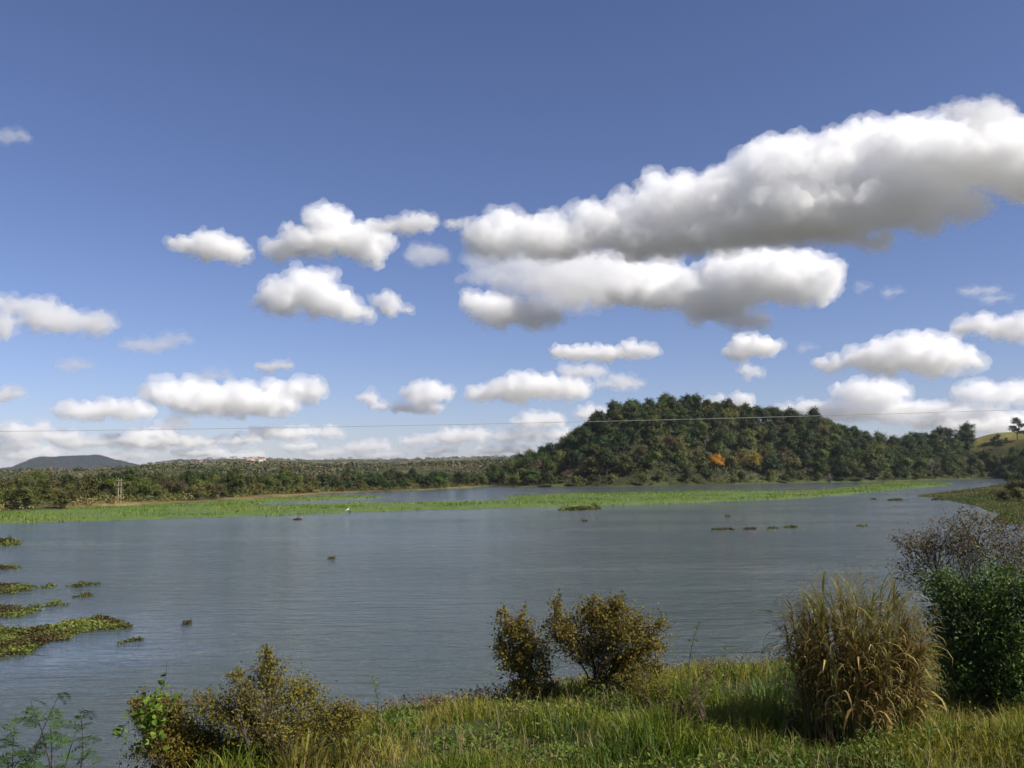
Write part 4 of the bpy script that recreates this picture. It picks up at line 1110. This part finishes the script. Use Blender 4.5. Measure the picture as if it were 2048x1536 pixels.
# ------------------------------------------------------------------ small built things
M_cable = plain_mat('cable_aluminium', (.34, .32, .27), (.42, .40, .34), 3, .5, 0, .2)
def cable():
    pts = [at_dist(px, py, d) for px, py, d in ((-420, 866, 54), (0, 863, 46), (460, 858, 42), (650, 855, 41), (1000, 847.5, 40), (1170, 842.5, 40), (1400, 836, 41), (1575, 832, 42), (2048, 820, 46), (2450, 808, 52))]
    pts = np.array(pts); t = np.arange(len(pts)); tt = np.linspace(0, len(pts) - 1, 80)
    q = np.stack([np.interp(tt, t, pts[:, k]) for k in range(3)], 1)
    # one smooth sagging span
    s = q[:, 0]; q[:, 1] = np.polyval(np.polyfit(s, q[:, 1], 1), s); q[:, 2] = np.polyval(np.polyfit(s, q[:, 2], 2), s)
    m = MB(); add_tube(m, q - q[0], .009, 6)
    o = m.build('overhead_cable', M_cable, smooth=True); o.location = q[0]
    return tag(o, 'single thin overhead cable sagging across the lake in front of the wooded hill', 'cable')
cable()

M_post = plain_mat('weathered_post', (.22, .19, .14), (.34, .30, .24), 3, .85, .2)
def utility_pole():
    top = at_dist(240, 957, 178); x, y = top[0], top[1]; z = hz1(x, y)
    H = top[2] - z
    e = empty('utility_pole', (x, y, z))
    for sx in (-.22, .22):
        m = MB(); add_tube(m, [[sx * 1.1, 0, -.3], [sx * 1.1, 0, H * .5], [sx * 1.1, 0, H]], [.085, .075, .065], 8); m.build('post', M_post, e)
    for zz in (H - .35, H - 1.3):
        m = MB(); add_box(m, (0, -.14, zz), (1.1, .1, .12)); m.build('crossarm', M_post, e)
    return tag(e, 'pale twin-post utility pole standing among the left bank trees', 'utility pole')
utility_pole()

M_wall = plain_mat('whitewash', (.72, .70, .66), (.80, .79, .75), 2, .9)
M_tile = plain_mat('clay_tile', (.30, .15, .09), (.40, .21, .13), 2, .9)
M_glass = plain_mat('dark_window', (.03, .035, .04), (.05, .055, .06), 2, .3)
def house(px, py, dist, w, d, h, roof_h, label, name='farmhouse'):
    p = at_dist(px, py, dist); z = hz1(p[0], p[1])
    e = empty(name, (p[0], p[1], z), R(12))
    m = MB(); add_box(m, (0, 0, h / 2 - .5), (w, d, h + 1)); m.build('wall', M_wall, e)
    o_ = .4
    v = [[-w / 2 - o_, -d / 2 - o_, h], [w / 2 + o_, -d / 2 - o_, h], [w / 2 + o_, d / 2 + o_, h], [-w / 2 - o_, d / 2 + o_, h], [-w / 2 - o_, 0, h + roof_h], [w / 2 + o_, 0, h + roof_h]]
    m = MB(); m.add(v, [[0, 1, 5, 4], [2, 3, 4, 5], [0, 3, 2, 1]]); m.add(v, [[0, 4, 3], [1, 2, 5]]); m.build('roof', M_tile, e)
    for k in range(3):
        m = MB(); add_box(m, ((k - 1) * w * .3, -d / 2 - .02, h * .55), (w * .1, .08, h * .3)); m.build('window', M_glass, e)
    m = MB(); add_box(m, (w * .15, -d / 2 - .02, h * .33), (w * .09, .1, h * .66)); m.build('door', M_bark, e)
    return tag(e, label, 'house')
house(521, 934, 1350, 5.0, 5.0, 7.5, .8, 'narrow white tower-like house on the far ridge', 'tower_house')
house(512, 927, 1750, 34, 8, 3.4, 2.2, 'long low building with clay roof on the far ridge', 'farm_building')
house(502, 938, 1300, 8, 5, 3, 1.2, 'tiny white house beside the tower-like house', 'farmhouse')
house(398, 926, 1800, 26, 8, 3.0, 2.2, 'low farm building with clay roof on bare soil of the far ridge', 'farm_building')

def egret():
    p = on_plane(695, 1025.5, .02)
    m = MB(); V, Fc = ico(2)
    b = V * [.20, .10, .10]; b[:, 2] += b[:, 0] * .55; m.add(b + [0, 0, .46], Fc)
    add_tube(m, [[.15, 0, .55], [.24, 0, .66], [.16, 0, .78], [.20, 0, .90], [.26, 0, .93]], [.045, .03, .024, .024, .032], 6)
    add_tube(m, [[-.15, 0, .40], [-.32, 0, .30]], [.06, .015], 6)
    body = m
    e = empty('egret', p, R(20))
    body.build('body', plain_mat('feathers', (.78, .78, .76), (.84, .84, .82), 8, .8), e, True)
    m = MB(); add_tube(m, [[.26, 0, .93], [.38, 0, .905]], [.016, .003], 5); m.build('bill', plain_mat('bill_yellow', (.5, .34, .05), (.55, .38, .06)), e)
    for s in (-.04, .04):
        m = MB(); add_tube(m, [[.0, s, .40], [.03, s, .2], [.0, s, -.05]], [.012, .009, .010], 5); m.build('leg', M_twig, e)
    return tag(e, 'white wading bird standing at the edge of the marsh strip', 'bird')
egret()

# ------------------------------------------------------------------ air
m, n, l = nt('air'); out = n.new('ShaderNodeOutputMaterial'); v = n.new('ShaderNodeVolumePrincipled')
v.inputs['Color'].default_value = (.80, .88, 1.0, 1); v.inputs['Density'].default_value = 0.5 / 8500; v.inputs['Anisotropy'].default_value = .2
l.new(v.outputs[0], out.inputs['Volume'])
mb = MB(); add_box(mb, (0, 6000, 60), (18000, 13600, 134)); hz = mb.build('haze', m); hz['kind'] = 'stuff'
tag(hz, 'thin bluish air haze over the far ridges', 'haze')
